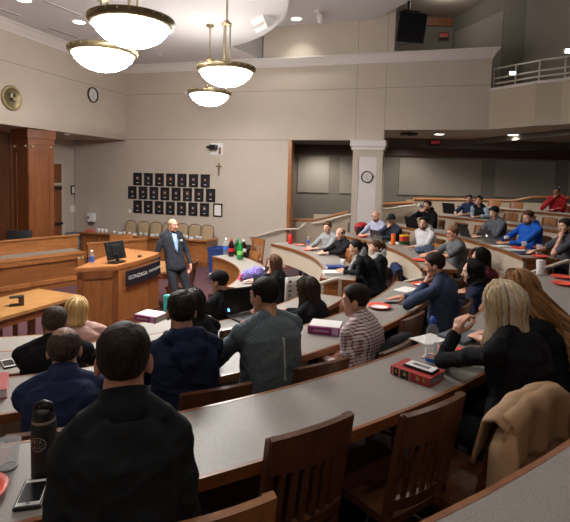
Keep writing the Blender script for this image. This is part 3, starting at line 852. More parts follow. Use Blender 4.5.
for i in range(16):
    q_ = a_.lerp(b_, (i + .4 * (i % 3)) / 16.5); MB().box((q_.x - .12, q_.y + .05, .34), (.05, .09, .62), Rz(.4), .004).build('base_slat', M['oak_red'], ct)
MB().box((a_ + b_) / 2 + V((-.12, .05, .045)), ((a_ - b_).length, .1, .06), Rz(atan2((a_ - b_).y, (a_ - b_).x))).build('base_rail', M['oak_red'], ct)
table('side_table', 'small honey oak table behind the standing speaker', [(-1.9, 8.1), (-1.95, 9.1), (-2.75, 9.15), (-2.7, 8.15)], .74, M['oak_light'], M['oak_red'], 4)
t = thing('table_stand', 'small black tabletop stand on the honey oak table', 'stand', (-3.3, 5.85, .7405), radians(30))
m = MB(); m.box((0, 0, .005), (.16, .11, .01)); m.build('base', M['black'], t)
m = MB(); m.box((.05, 0, .055), (.06, .1, .09), None, .006); m.build('holder', M['dark_wood'], t)
m = MB(); m.box((0, 0, .105), (.16, .1, .01)); m.build('top_plate', M['black'], t)
# ------------------------------------------------------------------ curved desks
def pol(r, a, z=0): return V((C0[0] + r * cos(radians(a)), C0[1] + r * sin(radians(a)), z))
def pang(x, y): return math.degrees(atan2(y - C0[1], x - C0[0]))
def curved_desk(label, k, r0, r1, a0, a1, panel, ph, endang, wood_end=True, grow=0):
    nr1 = r1
    if grow: r1 = lambda a: nr1 + grow * (lambda q: q * q * (3 - 2 * q))(max(0, min(1, (a + 44) / 20)))
    R1 = r1 if grow else (lambda a: nr1)
    rsub = lambda f, d: (lambda a: f(a) + d)
    r1e = R1(endang)
    """ring sector desk: laminate top with oak edges, front panel hung below, oak end panel at angle endang"""
    zt = tz(k) + .74
    t = thing('curved_desk', label, 'desk', (*pol((r0 + nr1) / 2, endang).xy, tz(k)))
    o = t.location.copy()
    def bd(m, n, mat, par=t, sm='auto'):
        bmesh.ops.translate(m.bm, verts=m.bm.verts[:], vec=-o); return m.build(n, mat, par, sm)
    n = max(12, int(abs(a1 - a0) / 2.2))
    top = bd(MB().sector(C0, r0 + .018, rsub(R1, -.018), a0, a1, zt - .035, zt, n), 'worktop', M['laminate'])
    bd(MB().sector(C0, r0, r0 + .018, a0, a1, zt - .045, zt + .001, n), 'edge_trim', M['edge'], top)
    bd(MB().sector(C0, rsub(R1, -.018), R1, a0, a1, zt - .045, zt + .001, n), 'edge_trim', M['edge'], top)
    da = math.degrees(.02 / r0) * (1 if endang == a1 else -1)
    rr = sorted((endang, endang + da))
    bd(MB().sector(C0, r0, r1e, rr[0], rr[1], zt - .045, zt + .001, 1), 'end_trim', M['edge'], top)
    bd(MB().sector(C0, r0 + .02, r0 + .055, a0, a1, zt - .045 - ph, zt - .045, n), 'front_panel', panel)
    if wood_end:
        da2 = -da * 2.2
        rr = sorted((endang + (-da * .8), endang - da * .8 + da2))
        e = bd(MB().sector(C0, r0 + .055, r1e - .05, rr[0], rr[1], tz(k), zt - .045, 2), 'end_panel', M['oak_h'])
        m = MB(); g = endang - da * .8
        for (ra, rb, za, zb2) in ((r0 + .06, r1e - .055, zt - .12, zt - .05), (r0 + .06, r1e - .055, tz(k) + .02, tz(k) + .1), (r0 + .06, r0 + .12, tz(k) + .1, zt - .12), (r1e - .115, r1e - .055, tz(k) + .1, zt - .12)):
            rr = sorted((g, g + da * .6)); m.sector(C0, ra, rb, rr[0], rr[1], za, zb2, 1)
        bd(m, 'panel_frame', M['oak_h'], e)
    # steel legs under the top
    nl = max(2, int(abs(a1 - a0) / 360 * 2 * pi * nr1 / 1.6))
    for i in range(1, nl + 1):
        a = a0 + (a1 - a0) * (i - .15) / (nl + .6)
        if abs(a - endang) < 4: continue
        p = pol(r0 + .075, a); m = MB(); m.box((p.x, p.y, tz(k) + .345), (.04, .05, .69), Rz(radians(a)), .004); bd(m, 'support_leg', M['black'])
    return t
eC = [ang(y, r) for y, r in zip((5.35, 5.28, 5.25, 5.2, 5.2), nearC)]
nthC = ['front', 'second', 'third', 'fourth', 'nearest']
lb = ['front curved grey desk of the centre section, nearest the lectern', 'second curved grey centre desk, with the open black laptop on it', 'third curved grey centre desk, with the red rimmed plate',
      'long curved grey desk across the foreground with the red book and the phone', 'curved grey desk filling the bottom right corner']
for k in range(1, 6):
    curved_desk(lb[k - 1], k, rC[k - 1], nearC[k - 1], -98, eC[k - 1], M['beige_panel'], .3, eC[k - 1], True, .26 if k == 4 else 0)
sR = [ang(y, r) for y, r in zip((6.4, 6.3, 6.3, 6.3, 6.3, 6.3), rR)]
farR = [42.5, 39, 36.5, 34.5, 34.5, 36]
lb = ['lowest curved desk at right with an oak front, holding the soda bottles', 'beige fronted curved desk where two men sit together at its far end',
      'beige fronted curved desk of the right section with the orange bottle on it', 'beige fronted curved desk in front of the man in the blue hoodie',
      'beige fronted curved desk high on the right, in front of the seated pair', 'topmost beige fronted curved desk, in front of the man in the red sweater']
for k in range(1, 7):
    curved_desk(lb[k - 1], k, rR[k - 1], nearR[k - 1], sR[k - 1], farR[k - 1], M['oak_h'] if k == 1 else M['beige_panel'], .66 if k == 1 else .3, sR[k - 1])

# aisle handrails
def aisle_rail(label, pts, k):
    o = V((pts[-1][0], pts[-1][1], tz(k)))
    t = thing('aisle_handrail', label, 'handrail', o)
    P = [V(p) - o for p in pts]
    MB().tube(P, .021, 10).build('rail', M['rail'], t, True)
    return t
def rr_(a, b, top, drop, k):
    """sloping tube from a to b then a rounded corner down to the floor"""
    a, b = V(a), V(b); d = (b - a).normalized()
    return [a, a.lerp(b, .5), b - d * .06, b - d * .02 + V((0, 0, -.012)), b + V((0, 0, -.05)), V((b.x, b.y, tz(k)))]
aisle_rail('cream tube handrail at the aisle end of the second centre desk', rr_((.30, 5.5, 1.14), (.66, 5.5, 1.262), 0, 0, 2), 2)
aisle_rail('cream tube handrail at the end of the third centre desk', rr_((1.70, 5.55, 1.28), (1.37, 5.55, 1.2), 0, 0, 3), 3)
aisle_rail('cream tube handrail at the right edge, by the white tumbler', rr_((2.62, 5.5, 1.28), (3.33, 5.5, 1.54), 0, 0, 4), 4)

# ------------------------------------------------------------------ chairs
def chair_parts(t, mat, seat_mat):
    tilt = Rx(radians(9))
    hinge = V((0, -.2, .44))
    bk = lambda x, y, z: hinge + tilt @ V((x, y, z))
    def curv(x): return -.035 * (1 - (x / .21) ** 2)
    for sx in (-1, 1):
        m = MB(); m.ring_loft([[bk(sx * .165 + dx, dy, z) for dx, dy in ((-.017, -.014), (.017, -.014), (.017, .014), (-.017, .014))] for z in (-.06, .2, .43)])
        m.build('back_post', mat, t)
    def rail(z0, z1, th, arch, n):
        m = MB(); R = []
        for i in range(13):
            x = -.178 + .356 * i / 12; y = curv(x); e = arch * (1 - (x / .178) ** 2)
            R.append([bk(x, y - th, z0), bk(x, y + th, z0), bk(x, y + th, z1 + e), bk(x, y - th, z1 + e)])
        m.ring_loft(R); return m.build(n, mat, t)
    rail(.31, .44, .012, .014, 'crest_rail')
    rail(.035, .085, .011, 0, 'lower_rail')
    for i in range(6):
        x = -.12 + .048 * i; y = curv(x)
        m = MB(); m.ring_loft([[bk(x + dx, y + dy, z) for dx, dy in ((-.0115, -.006), (.0115, -.006), (.0115, .006), (-.0115, .006))] for z in (.08, .315)])
        m.build('slat', mat, t)
    m = MB(); G = []
    for zt_ in (0, 1):
        rows = []
        for j in range(9):
            y = -.22 + .43 * j / 8
            w = .178 + .02 * (j / 8)
            rows.append([V((-w + 2 * w * i / 10, y, (.435 if zt_ else .4) - (.014 * (1 - ((i - 5) / 5) ** 2) * (1 - abs((j - 3.5) / 5) ** 2) if zt_ else 0))) for i in range(11)])
        G.append(rows)
    m.grid(G[0]); m.grid(G[1])
    def edge(seq0, seq1):
        m.grid([seq0, seq1])
    for f in (lambda r: r[0], lambda r: r[-1], lambda r: [q[0] for q in r], lambda r: [q[-1] for q in r]): edge(f(G[0]), f(G[1]))
    bmesh.ops.remove_doubles(m.bm, verts=m.bm.verts[:], dist=1e-5)
    m.build('seat', seat_mat, t, 'auto')
    for sx in (-1, 1):
        MB().ring_loft([[(sx * .165 + dx, .17 + dy, z) for dx, dy in ((-.02, -.02), (.02, -.02), (.02, .02), (-.02, .02))] for z in (0, .4)]).build('leg', mat, t)
        MB().ring_loft([[(sx * .165 + dx, -.2 + dy - .05 * (.4 - z), z) for dx, dy in ((-.02, -.02), (.02, -.02), (.02, .02), (-.02, .02))] for z in (0, .4)]).build('leg', mat, t)
        MB().box((sx * .165, -.015, .2), (.02, .34, .03)).build('stretcher', mat, t)
    MB().box((0, .17, .365), (.31, .02, .06)).build('seat_rail', mat, t)
    return t
chair_d = None; chair_o = None; chairs_n = 0
def chair(x, y, k, face, label, oak=False, group='wooden slat back chairs'):
    """face: heading in degrees of the sitter's view"""
    global chair_d, chair_o
    proto = chair_o if oak else chair_d
    if proto is None:
        t = thing('slat_back_chair', label, 'chair', (x, y, tz(k)), radians(face - 90), group)
        chair_parts(t, M['chair_oak'] if oak else M['chair'], M['chair_oak'] if oak else M['chair'])
        if oak: chair_o = t
        else: chair_d = t
        return t
    return dup(proto, (x, y, tz(k)), radians(face - 90), label, group)
# ------------------------------------------------------------------ people
def remesh(mb, voxel, smooth=3, fac=.5):
    """union of the shapes in mb as one continuous surface"""
    me = bpy.data.meshes.new('tmp'); bmesh.ops.recalc_face_normals(mb.bm, faces=mb.bm.faces[:]); mb.bm.to_mesh(me); mb.bm.free()
    o = link(bpy.data.objects.new('tmp', me))
    r = o.modifiers.new('r', 'REMESH'); r.mode = 'VOXEL'; r.voxel_size = voxel; r.adaptivity = 0
    if smooth:
        s = o.modifiers.new('s', 'SMOOTH'); s.factor = fac; s.iterations = smooth
    dg = bpy.context.evaluated_depsgraph_get()
    out = bpy.data.meshes.new_from_object(o.evaluated_get(dg))
    bpy.data.objects.remove(o); bpy.data.meshes.remove(me)
    for p in out.polygons: p.use_smooth = True
    return out
def mesh_obj(name, me, mat, parent):
    me.name = name; me.materials.clear(); me.materials.append(mat)
    o = link(bpy.data.objects.new(name, me)); o.parent = parent; return o
def cap(mb, a, b, ra, rb, n=12):
    a, b = V(a), V(b); d = b - a
    if d.length < 1e-5: return
    u = d.normalized()
    pts = [a - u * ra * .86, a - u * ra * .5, a, a.lerp(b, .33), a.lerp(b, .66), b, b + u * rb * .5, b + u * rb * .86]
    mb.tube(pts, [ra * .5, ra * .86, ra, ra * .67 + rb * .33, ra * .33 + rb * .67, rb, rb * .86, rb * .5], n)
def sm01(x): x = max(0, min(1, x)); return x * x * (3 - 2 * x)

def head_shapes(mb, m, ears=True, nose=1.0):
    def E(c, r, rot=None):
        mb.ell(m @ V(c), r, (m.to_3x3() @ rot) if rot is not None else m.to_3x3(), 18, 12)
    E((0, -.014, .034), (.076, .096, .086))
    E((0, .018, .0), (.069, .072, .085))
    E((0, .024, -.045), (.058, .06, .066))
    E((0, .052, -.088), (.033, .034, .026))
    for s in (-1, 1):
        E((s * .036, .058, -.022), (.026, .026, .026))
        E((s * .034, .02, -.07), (.026, .044, .03))
        if ears: E((s * .078, -.006, -.008), (.009, .02, .032), Rz(s * -.35))
    cap(mb, m @ V((-.036, .072, .034)), m @ V((.036, .072, .034)), .013, .013)
    cap(mb, m @ V((0, .083, .018)), m @ V((0, .083 + .022 * nose, -.026)), .0085, .0125)
    for s in (-1, 1): E((s * .011, .087 + .01 * nose, -.03), (.009, .011, .008))
    E((0, .079, -.06), (.022, .012, .006)); E((0, .076, -.071), (.019, .011, .006))
_m = MB(); head_shapes(_m, Matrix.Identity(4)); cap(_m, (0, -.02, -.06), (0, -.045, -.16), .05, .052)
HEAD = remesh(_m, .0055, 4)
HV = [v.co.copy() for v in HEAD.vertices]; HN = [v.normal.copy() for v in HEAD.vertices]; HF = [tuple(p.vertices) for p in HEAD.polygons]

def interp(x, pts):
    if x <= pts[0][0]: return pts[0][1]
    for (a, fa), (b, fb) in zip(pts, pts[1:]):
        if x <= b: return fa + (fb - fa) * (x - a) / (b - a)
    return pts[-1][1]
def shell(name, mask, thick, m, mat, parent, bump=.003, bs=40, seed=0):
    """a layer on the head where mask(p) > 0, thickness thick(p)"""
    mk = [mask(p) for p in HV]
    mb = MB(); mp = {}
    for f in HF:
        if max(mk[i] for i in f) > 0:
            vs = []
            for i in f:
                if i not in mp:
                    p = HV[i]; k = sm01(mk[i])
                    nz = noise.noise(V((p.x * bs + seed, p.y * bs, p.z * bs * .6))) + .6 * noise.noise(V((p.x * bs * 2.6, p.y * bs * 2.6 + seed, p.z * bs)))
                    q = p + HN[i] * (-.003 + k * (thick(p) + bump * nz + .003))
                    mp[i] = mb.bm.verts.new(m @ q)
                vs.append(mp[i])
            mb._f(vs)
    return mb.build(name, mat, parent, True)
def ear_d(p): return sqrt((abs(p.x) - .08) ** 2 + ((p.y + .006)) ** 2 * .9 + (p.z + .008) ** 2 * .6)
def mask_short(front=.082, recede=0.0, bald=0.0, nape=-.075, side=-.012):
    def f(p):
        hz = interp(p.y, [(-.12, nape), (-.06, nape + .01), (-.03, -.03), (.0, side), (.022, side), (.034, .03 + recede), (.055, .058 + recede), (.08, front)])
        k = (p.z - hz) / .014
        e = ear_d(p)
        if e < .03: k = min(k, (e - .022) / .008)
        if bald > 0:
            d = sqrt((p.x / .062) ** 2 + ((p.y - .02) / .095) ** 2) + .12 * noise.noise(p * 60)
            if p.z > .05: k = min(k, (d - bald) / .35)
        return k
    return f
def mask_beard(p):
    if p.y < .0 or p.z < -.118 and p.y < .02: return -1
    top = interp(p.y, [(0, -.02), (.03, -.048), (.06, -.07), (.075, -.052), (.12, -.052)])
    k = (top - p.z) / .01
    d = sqrt((p.x / .02) ** 2 + ((p.z + .066) / .009) ** 2)
    if p.y > .06: k = min(k, (d - .9) / .4)
    return k

def hairmat(name, c0, c1, rough=.62, streak=46, stretch=14):
    m, nt, b = _nt(name)
    tc = nt.nodes.new('ShaderNodeTexCoord'); mp = nt.nodes.new('ShaderNodeMapping')
    mp.inputs['Scale'].default_value = (streak, streak, stretch)
    n = nt.nodes.new('ShaderNodeTexNoise'); n.inputs['Scale'].default_value = 3; n.inputs['Detail'].default_value = 4
    r = nt.nodes.new('ShaderNodeValToRGB'); r.color_ramp.elements[0].color = (*c0, 1); r.color_ramp.elements[1].color = (*c1, 1)
    r.color_ramp.elements[0].position = .35; r.color_ramp.elements[1].position = .65
    L = nt.links.new
    L(tc.outputs['Object'], mp.inputs['Vector']); L(mp.outputs['Vector'], n.inputs['Vector']); L(n.outputs['Fac'], r.inputs['Fac']); L(r.outputs['Color'], b.inputs['Base Color'])
    bp = nt.nodes.new('ShaderNodeBump'); bp.inputs['Strength'].default_value = .5; bp.inputs['Distance'].default_value = .004
    L(n.outputs['Fac'], bp.inputs['Height']); L(bp.outputs['Normal'], b.inputs['Normal'])
    b.inputs['Roughness'].default_value = rough; b.inputs['Specular IOR Level'].default_value = .18
    return m
def uvhair(name, cols, rough=.55, u=26, v=1.1):
    """hair whose streaks follow the strands (UV: around the head, along the strand)"""
    m, nt, b = _nt(name)
    tc = nt.nodes.new('ShaderNodeUVMap'); mp = nt.nodes.new('ShaderNodeMapping'); mp.inputs['Scale'].default_value = (u, v, 1)
    n = nt.nodes.new('ShaderNodeTexNoise'); n.inputs['Scale'].default_value = 1.5; n.inputs['Detail'].default_value = 3
    r = nt.nodes.new('ShaderNodeValToRGB'); e = r.color_ramp.elements
    pos = [.3 + .4 * i / (len(cols) - 1) for i in range(len(cols))]
    e[0].position = pos[0]; e[0].color = (*cols[0], 1); e[1].position = pos[-1]; e[1].color = (*cols[-1], 1)
    for p, c in zip(pos[1:-1], cols[1:-1]):
        k = e.new(p); k.color = (*c, 1)
    L = nt.links.new
    L(tc.outputs['UV'], mp.inputs['Vector']); L(mp.outputs['Vector'], n.inputs['Vector']); L(n.outputs['Fac'], r.inputs['Fac']); L(r.outputs['Color'], b.inputs['Base Color'])
    b.inputs['Roughness'].default_value = rough; b.inputs['Specular IOR Level'].default_value = .22
    return m

def long_hair(m, mat, parent, length=.3, a0=-150, a1=150, back=1.0, wave=0.0, flare=.0, thick=.016, part=0.0, name='hair', locks=70, seed=1, gather=None, drop=V((0, 0, -1)), face_cut=.05):
    """curtain of hair from the parting over the skull and down; angle 0 = back of the head, +-180 = face"""
    rnd = random.Random(seed)
    top = V((part, .015, .121))
    def strand(a, s, lift):
        # s 0..1: over the skull to ear level, then hanging
        ar = radians(a); dx, dy = sin(ar), -cos(ar)
        ls = .42
        if s < ls:
            k = s / ls; th = k * radians(98)
            rx, ry, rz = .079 + lift, .099 + lift, .089 + lift
            p = V((dx * rx * sin(th) + part * (1 - k), -.012 + dy * ry * sin(th) + .02 * (1 - k), .034 + rz * cos(th)))
        else:
            k = (s - ls) / (1 - ls)
            rx, ry = .079 + lift, .099 + lift
            f = flare * k * k - .012 * sin(pi * min(1, k * 1.2))
            p = V((dx * (rx + f), -.012 + dy * (ry + f), .022)) + drop * (length * k)
            p.x += wave * .012 * sin(k * 9 + a * .05) * (k + .2); p.y += wave * .012 * cos(k * 8 + a * .09) * (k + .2)
            if gather is not None:
                g = sm01(k * 1.3); p.x += (gather[0] - p.x) * g * .8; p.y += (gather[1] - p.y) * g * .8
        return p
    nA, nS = 72, 22
    mb = MB(); uvl = {}
    outer, inner = [], []
    for i in range(nA + 1):
        a = a0 + (a1 - a0) * i / nA
        ridge = .0045 * noise.noise(V((a * .11, seed, 0))) + .003 * noise.noise(V((a * .4, seed, 3)))
        ro, ri = [], []
        le = 1 + .07 * noise.noise(V((a * .2, seed, 7)))
        for j in range(nS + 1):
            s = j / nS * (1 if j < nS * .6 else le)
            ro.append(strand(a, s, thick * (.55 + .45 * min(1, s * 3)) * (1 - .25 * s * s) + ridge * min(1, s * 4)))
            ri.append(strand(a, s, .002))
        outer.append(ro); inner.append(ri)
    vo = [[mb.bm.verts.new(m @ p) for p in r] for r in outer]; vi = [[mb.bm.verts.new(m @ p) for p in r] for r in inner]
    uv = mb.bm.loops.layers.uv.new('UVMap')
    def q(g, idx):
        try: f = mb.bm.faces.new([g[i][j] for i, j in idx])
        except ValueError: return
        f.smooth = True
        for l, (i, j) in zip(f.loops, idx): l[uv].uv = (i / nA, j / nS)
    for i in range(nA):
        for j in range(nS):
            q(vo, ((i, j), (i + 1, j), (i + 1, j + 1), (i, j + 1))); q(vi, ((i, j), (i, j + 1), (i + 1, j + 1), (i + 1, j)))
    for j in range(nS):
        for i in (0, nA):
            try: mb.bm.faces.new((vo[i][j], vo[i][j + 1], vi[i][j + 1], vi[i][j]))
            except ValueError: pass
    for i in range(nA):
        f = mb.bm.faces.new((vo[i][nS], vo[i + 1][nS], vi[i + 1][nS], vi[i][nS]))
        for l in f.loops: l[uv].uv = (i / nA, 1)
    # separate locks lying on the curtain
    for _ in range(locks):
        a = rnd.uniform(a0 + 4, a1 - 4); s0 = rnd.uniform(.0, .35); s1 = rnd.uniform(.9, 1.07)
        pts = []; rs = []; w0 = rnd.uniform(.003, .0065); da = rnd.uniform(-6, 6)
        for k in range(13):
            s = s0 + (s1 - s0) * k / 12
            pts.append(m @ strand(a + da * s, s, thick * (.9 + .25 * rnd.random()) + .002)); rs.append(w0 * (1 - .75 * (k / 12) ** 3) * (.35 if k == 0 else 1))
        n0 = len(mb.bm.faces)
        mb.tube(pts, rs, 6)
        mb.bm.faces.ensure_lookup_table()
        u = (a - a0) / (a1 - a0)
        for f in mb.bm.faces[n0:]:
            f.smooth = True
            for l in f.loops: l[uv].uv = (u + rnd.uniform(-.01, .01), .5)
    return mb.build(name, mat, parent)

# hands ---------------------------------------------------------------
def hand_shapes(mb, W, d, pn, side, pose, sc=1.0):
    """wrist W, finger direction d, palm normal pn, side +1 right / -1 left"""
    d = V(d).normalized(); pn = V(pn); pn = (pn - d * pn.dot(d)).normalized()
    z = -pn; x = d.cross(z)      # right hand: thumb towards -x
    m = Matrix((x, d, z)).transposed().to_4x4(); m.translation = W
    T = lambda p: m @ (V((p[0] * side, p[1], p[2])) * sc)
    curl = {'flat': (.12, .12, .1), 'relaxed': (.45, .45, .3), 'fist': (1.25, 1.5, .9), 'grip': (.8, .9, .6), 'pinch': (.75, .85, .45)}[pose]
    xs = (-.029, -.0095, .0105, .029); L = ((.042, .025, .02), (.046, .028, .021), (.042, .026, .02), (.033, .02, .018))
    cap(mb, T((0, -.01, 0)), T((0, .03, 0)), .024 * sc, .026 * sc)
    for i in range(4):
        cap(mb, T((xs[i] * .55, .015, 0)), T((xs[i], .083 - .006 * abs(i - 1), .002)), .0145 * sc, .012 * sc, 8)
        p = V((xs[i], .085 - .006 * abs(i - 1), .001)); a = 0
        for j in range(3):
            a += curl[j] * (1 + .12 * (i - 1)) * (1.0 if not (pose == 'pinch' and i == 0) else .9)
            q = p + V((xs[i] * .10 * (1 - a / 3) * .3, cos(a), -sin(a))) * L[i][j]
            cap(mb, T(p), T(q), (.0105 - .001 * j) * sc, (.0098 - .0012 * j) * sc, 8); p = q
    p = V((-.022, .022, -.008)); dirs = {'flat': (-.75, .65, -.1), 'relaxed': (-.6, .75, -.3), 'fist': (-.1, .75, -.65), 'grip': (-.35, .7, -.65), 'pinch': (-.3, .7, -.65)}[pose]
    dv = V(dirs).normalized(); bend = V((.25, .3, -.05)) if pose != 'flat' else V((.1, .2, 0))
    for j, l in enumerate((.042, .033, .027)):
        q = p + dv * l; cap(mb, T(p), T(q), (.0135 - .0015 * j) * sc, (.012 - .0015 * j) * sc, 8); p = q; dv = (dv + bend).normalized()

def ik(S, W, l1, l2, hint):
    S, W = V(S), V(W); d = W - S; L = d.length
    if L > (l1 + l2) * .985:
        W = S + d.normalized() * (l1 + l2) * .985; d = W - S; L = d.length
    a = (l1 * l1 - l2 * l2 + L * L) / (2 * L); h = sqrt(max(0, l1 * l1 - a * a)); u = d.normalized()
    hv = V(hint); hv = (hv - u * hv.dot(u)).normalized()
    return S + u * a + hv * h, W

skin_mats = {}
def skin(c, nm='skin'):
    if c not in skin_mats:
        skin_mats[c] = plain(nm, rgb(*c), .5, var=.06, vscale=18, bump=.03, bscale=400, Subsurface_Weight=.08)
    return skin_mats[c]
M['eye_white'] = plain('eye_white', rgb(215, 210, 205), .3); M['iris'] = plain('iris', rgb(34, 24, 20), .2)
M['lips'] = plain('lips', rgb(160, 92, 84), .45)
cloth_mats = {}
def cloth(c, rough=.9, bump=.25, sc=350):
    if c not in cloth_mats: cloth_mats[c] = plain('cloth', rgb(*c), rough, spec=.2, bump=bump, bscale=sc, var=.12, vscale=9)
    return cloth_mats[c]

def folds(me, amp, seed=0, sc=8):
    co = [v.co.copy() for v in me.vertices]; nr = [tuple(v.normal) for v in me.vertices]
    nz = noise.noise; out = []
    for p, n in zip(co, nr):
        a = nz(V((p.x * sc + seed, p.y * sc, p.z * sc * .8)))
        b = nz(V((p.x * sc * 2.3, p.y * sc * 2.3 + seed, p.z * sc * 3.1)))
        r = 1 - abs(nz(V((p.x * sc * 1.2 + 9, p.y * sc * 1.2 + seed, p.z * sc * 1.9)))) * 2
        k = amp * (.7 * a + .45 * b + .7 * max(0, r) ** 2 - .25)
        out += (p.x + n[0] * k, p.y + n[1] * k, p.z + n[2] * k)
    me.vertices.foreach_set('co', out); me.update()

def person(label, top, zf, face, *, lean=.12, wsc=1.0, fat=1.0, yaw=0, pitch=8, roll=0, twist=0, slump=.6, top_c=(30, 30, 32), mat=None, pants_c=(28, 28, 34),
           skin_c=(205, 150, 122), hair=None, hair_c=None, R='desk', L='desk', sleeve=1.0, collar=None, hood=None, beard=None, edge=.22, voxel=.009, stand=None, glasses=False,
           hs=.89, female=False, shirt=None, fold=.006, seed=1, group=None, Rpose=None, Lpose=None, legs=True, knees=None, hide_face=False, hand_d=None, ears=True):
    """top: world point of the crown; zf floor height; face: heading in degrees; arms: 'desk', 'lap', 'chin' or (elbow|None, wrist, finger dir, palm normal, pose)"""
    fr = radians(face - 90)
    fwd = V((-sin(fr), cos(fr), 0))
    pel = V((top[0], top[1], 0)) - fwd * lean
    root = thing('person', label, 'person', (pel.x, pel.y, zf), fr, group)
    Ht = V((0, lean, top[2] - zf))
    hp = radians(pitch)
    HM = Rz(radians(yaw)) @ Rx(-hp) @ Ry(radians(roll))
    hc = Ht - HM @ V((0, -.01, .121 * hs))             # head centre
    hm = Matrix.Translation(hc) @ (HM.to_4x4()) @ Matrix.Scale(hs, 4)
    pz = stand['pelvis'] if stand else .545
    P = V((0, 0, pz))
    N = V((hc.x * .6, hc.y - .07 + .01 * slump, hc.z - .12 * hs))            # base of the neck
    mid = (P + N) / 2 + V((0, -.075 * slump, .01))
    def spine(t): return P * (1 - t) ** 2 + mid * 2 * t * (1 - t) + N * t * t
    def tang(t): return ((mid - P) * (1 - t) + (N - mid) * t).normalized()
    tw = radians(twist)
    def frame_at(t):
        z = tang(t); x = V((cos(tw * t), sin(tw * t), 0)); y = z.cross(x).normalized(); x = y.cross(z).normalized()
        return x, y, z
    shw = (.148 if female else .168) * wsc
    prof = [(-.1, .155, .115), (.0, .168, .12), (.18, .158 * fat, .115 * fat), (.42, .155 * fat, .112 * fat), (.65, .168, .115), (.82, .165, .11), (.92, .13, .09), (.97, .095, .078), (1.0, .075, .07)]
    if female: prof = [(-.1, .165, .13), (.0, .178, .135), (.18, .155, .115), (.42, .138, .105), (.65, .15, .118), (.82, .152, .1), (.92, .115, .08), (.97, .085, .068), (1.0, .062, .06)]
    def torso(mb, add, tmin=-.1, tmax=1.0, k=1.0):
        R_ = []
        for t, w, dpt in prof:
            if t < tmin - .001 or t > tmax + .001: continue
            x, y, z = frame_at(max(0, t)); c = spine(max(0, t)) + (z * t * .5 if t < 0 else V())
            w2, d2 = w * wsc * k + add, dpt * (.5 + .5 * wsc) * k + add
            ring = []
            for i in range(28):
                a = 2 * pi * i / 28; ca, sa = cos(a), sin(a)
                e = .82
                ring.append(c + x * (abs(ca) ** e * (1 if ca > 0 else -1)) * w2 + y * (abs(sa) ** e * (1 if sa > 0 else -1)) * d2)
            R_.append(ring)
        mb.ring_loft(R_)
    xs, ys, zs = frame_at(.86)
    sh = {s: N + xs * s * shw + ys * .015 - V((0, 0, .052)) - zs * .012 for s in (1, -1)}
    l1, l2 = .285 * (.95 if female else 1), .255 * (.95 if female else 1)
    arms = {}
    chin = hm @ V((0, .085, -.125))
    for s, mode in ((1, R), (-1, L)):
        S = sh[s]; elb = None; fd = None; pn = V((0, 0, -1)); pose = 'relaxed'
        if mode == 'desk':
            elb = V((s * .19 * wsc, edge - .02, .805)); W = V((s * .10, edge + .17, .785)); fd = V((-s * .55, .8, -.02)); pose = 'flat'
        elif mode == 'lap':
            W = V((s * .07, .18, .675)); hint = V((s * .3, -.9, -.35)); fd = V((-s * .5, .8, -.2))
        elif mode == 'side':
            W = S + V((s * .05, .06, -.5)); hint = V((s * .3, -1, 0)); fd = V((0, .15, -1)); pn = V((-s, 0, 0))
        elif mode == 'drink':
            W = chin + V((s * .035, .10, .0)); hint = V((s * .8, -.1, -.6)); fd = V((-s * .8, .1, .45)); pn = V((0, -1, -.1)); pose = 'grip'
        elif mode == 'chin':
            elb = V((s * .2, max(edge + .07, hc.y + .1), .795)); W = chin + V((s * .03, .012, -.03)); fd = V((-s * .45, -.25, 1)); pn = V((-s * .3, -1, .1)); pose = 'fist'
        else:
            e_, W, fd, pn, pose = mode; W = V(W); fd = V(fd); pn = V(pn); elb = V(e_) if e_ is not None else None; hint = V((s * .7, -.5, -.5))
        if elb is None: elb, W = ik(S, W, l1, l2, hint)
        if fd is None: fd = W - elb
        arms[s] = (S, elb, W, fd, pn, pose)
    hips = {s: V((s * .095, .0, pz - .02)) for s in (1, -1)}
    if stand: kn = {1: V(stand['kneeR']), -1: V(stand['kneeL'])}; an = {1: V(stand['ankR']), -1: V(stand['ankL'])}
    else:
        kn = {s: V((s * .13, .43, .53)) for s in (1, -1)}; an = {s: V((s * .12, .38, .1)) for s in (1, -1)}
    # skin
    b = MB()
    head_shapes(b, hm, ears)
    cap(b, hm @ V((0, -.022, -.05)), N + V((0, .0, -.02)), .05 * (.86 if female else 1), .058 * (.88 if female else 1))
    torso(b, -.016, -.1, .82, .9)
    for s in (1, -1):
        S, e, W, fd, pn, pose = arms[s]
        fk = .8 if female else 1; cap(b, S - zs * .012, e, .036 * fk, .031 * fk); cap(b, e, W, (.032 if sleeve >= 1 else .037) * fk, .0235)
        hand_shapes(b, W, fd, pn, s, pose, .95 if female else 1.02)
        cap(b, hips[s], kn[s], .06, .045); cap(b, kn[s], an[s], .045, .032)
    body = mesh_obj('body', remesh(b, voxel * .8, 2), skin(skin_c), root)
    # eyes, brows, lips
    if not hide_face:
        for s in (-1, 1):
            q = MB(); q.ell(hm @ V((s * .031, .0765, .013)), (.0135, .011, .0075), hm.to_3x3(), 12, 8); q.mi = 1
            q.ell(hm @ V((s * .031, .0845, .013)), (.0058, .004, .0062), hm.to_3x3(), 10, 6); q.build('eye', [M['eye_white'], M['iris']], root, True)
            q = MB(); q.tube([hm @ V((s * .014, .089, .031)), hm @ V((s * .032, .087, .036)), hm @ V((s * .05, .074, .03))], [.002, .003, .0015], 6); q.build('eyebrow', hair_c or M['iris'], root, True)
        q = MB(); q.ell(hm @ V((0, .0835, -.062)), (.021, .0085, .0045), hm.to_3x3(), 12, 8); q.ell(hm @ V((0, .081, -.071)), (.017, .0085, .005), hm.to_3x3(), 12, 8); q.build('lips', M['lips'], root, True)
    # top garment
    g = MB(); ad = .006
    torso(g, ad, -.1, .97)
    xr = frame_at(.95)
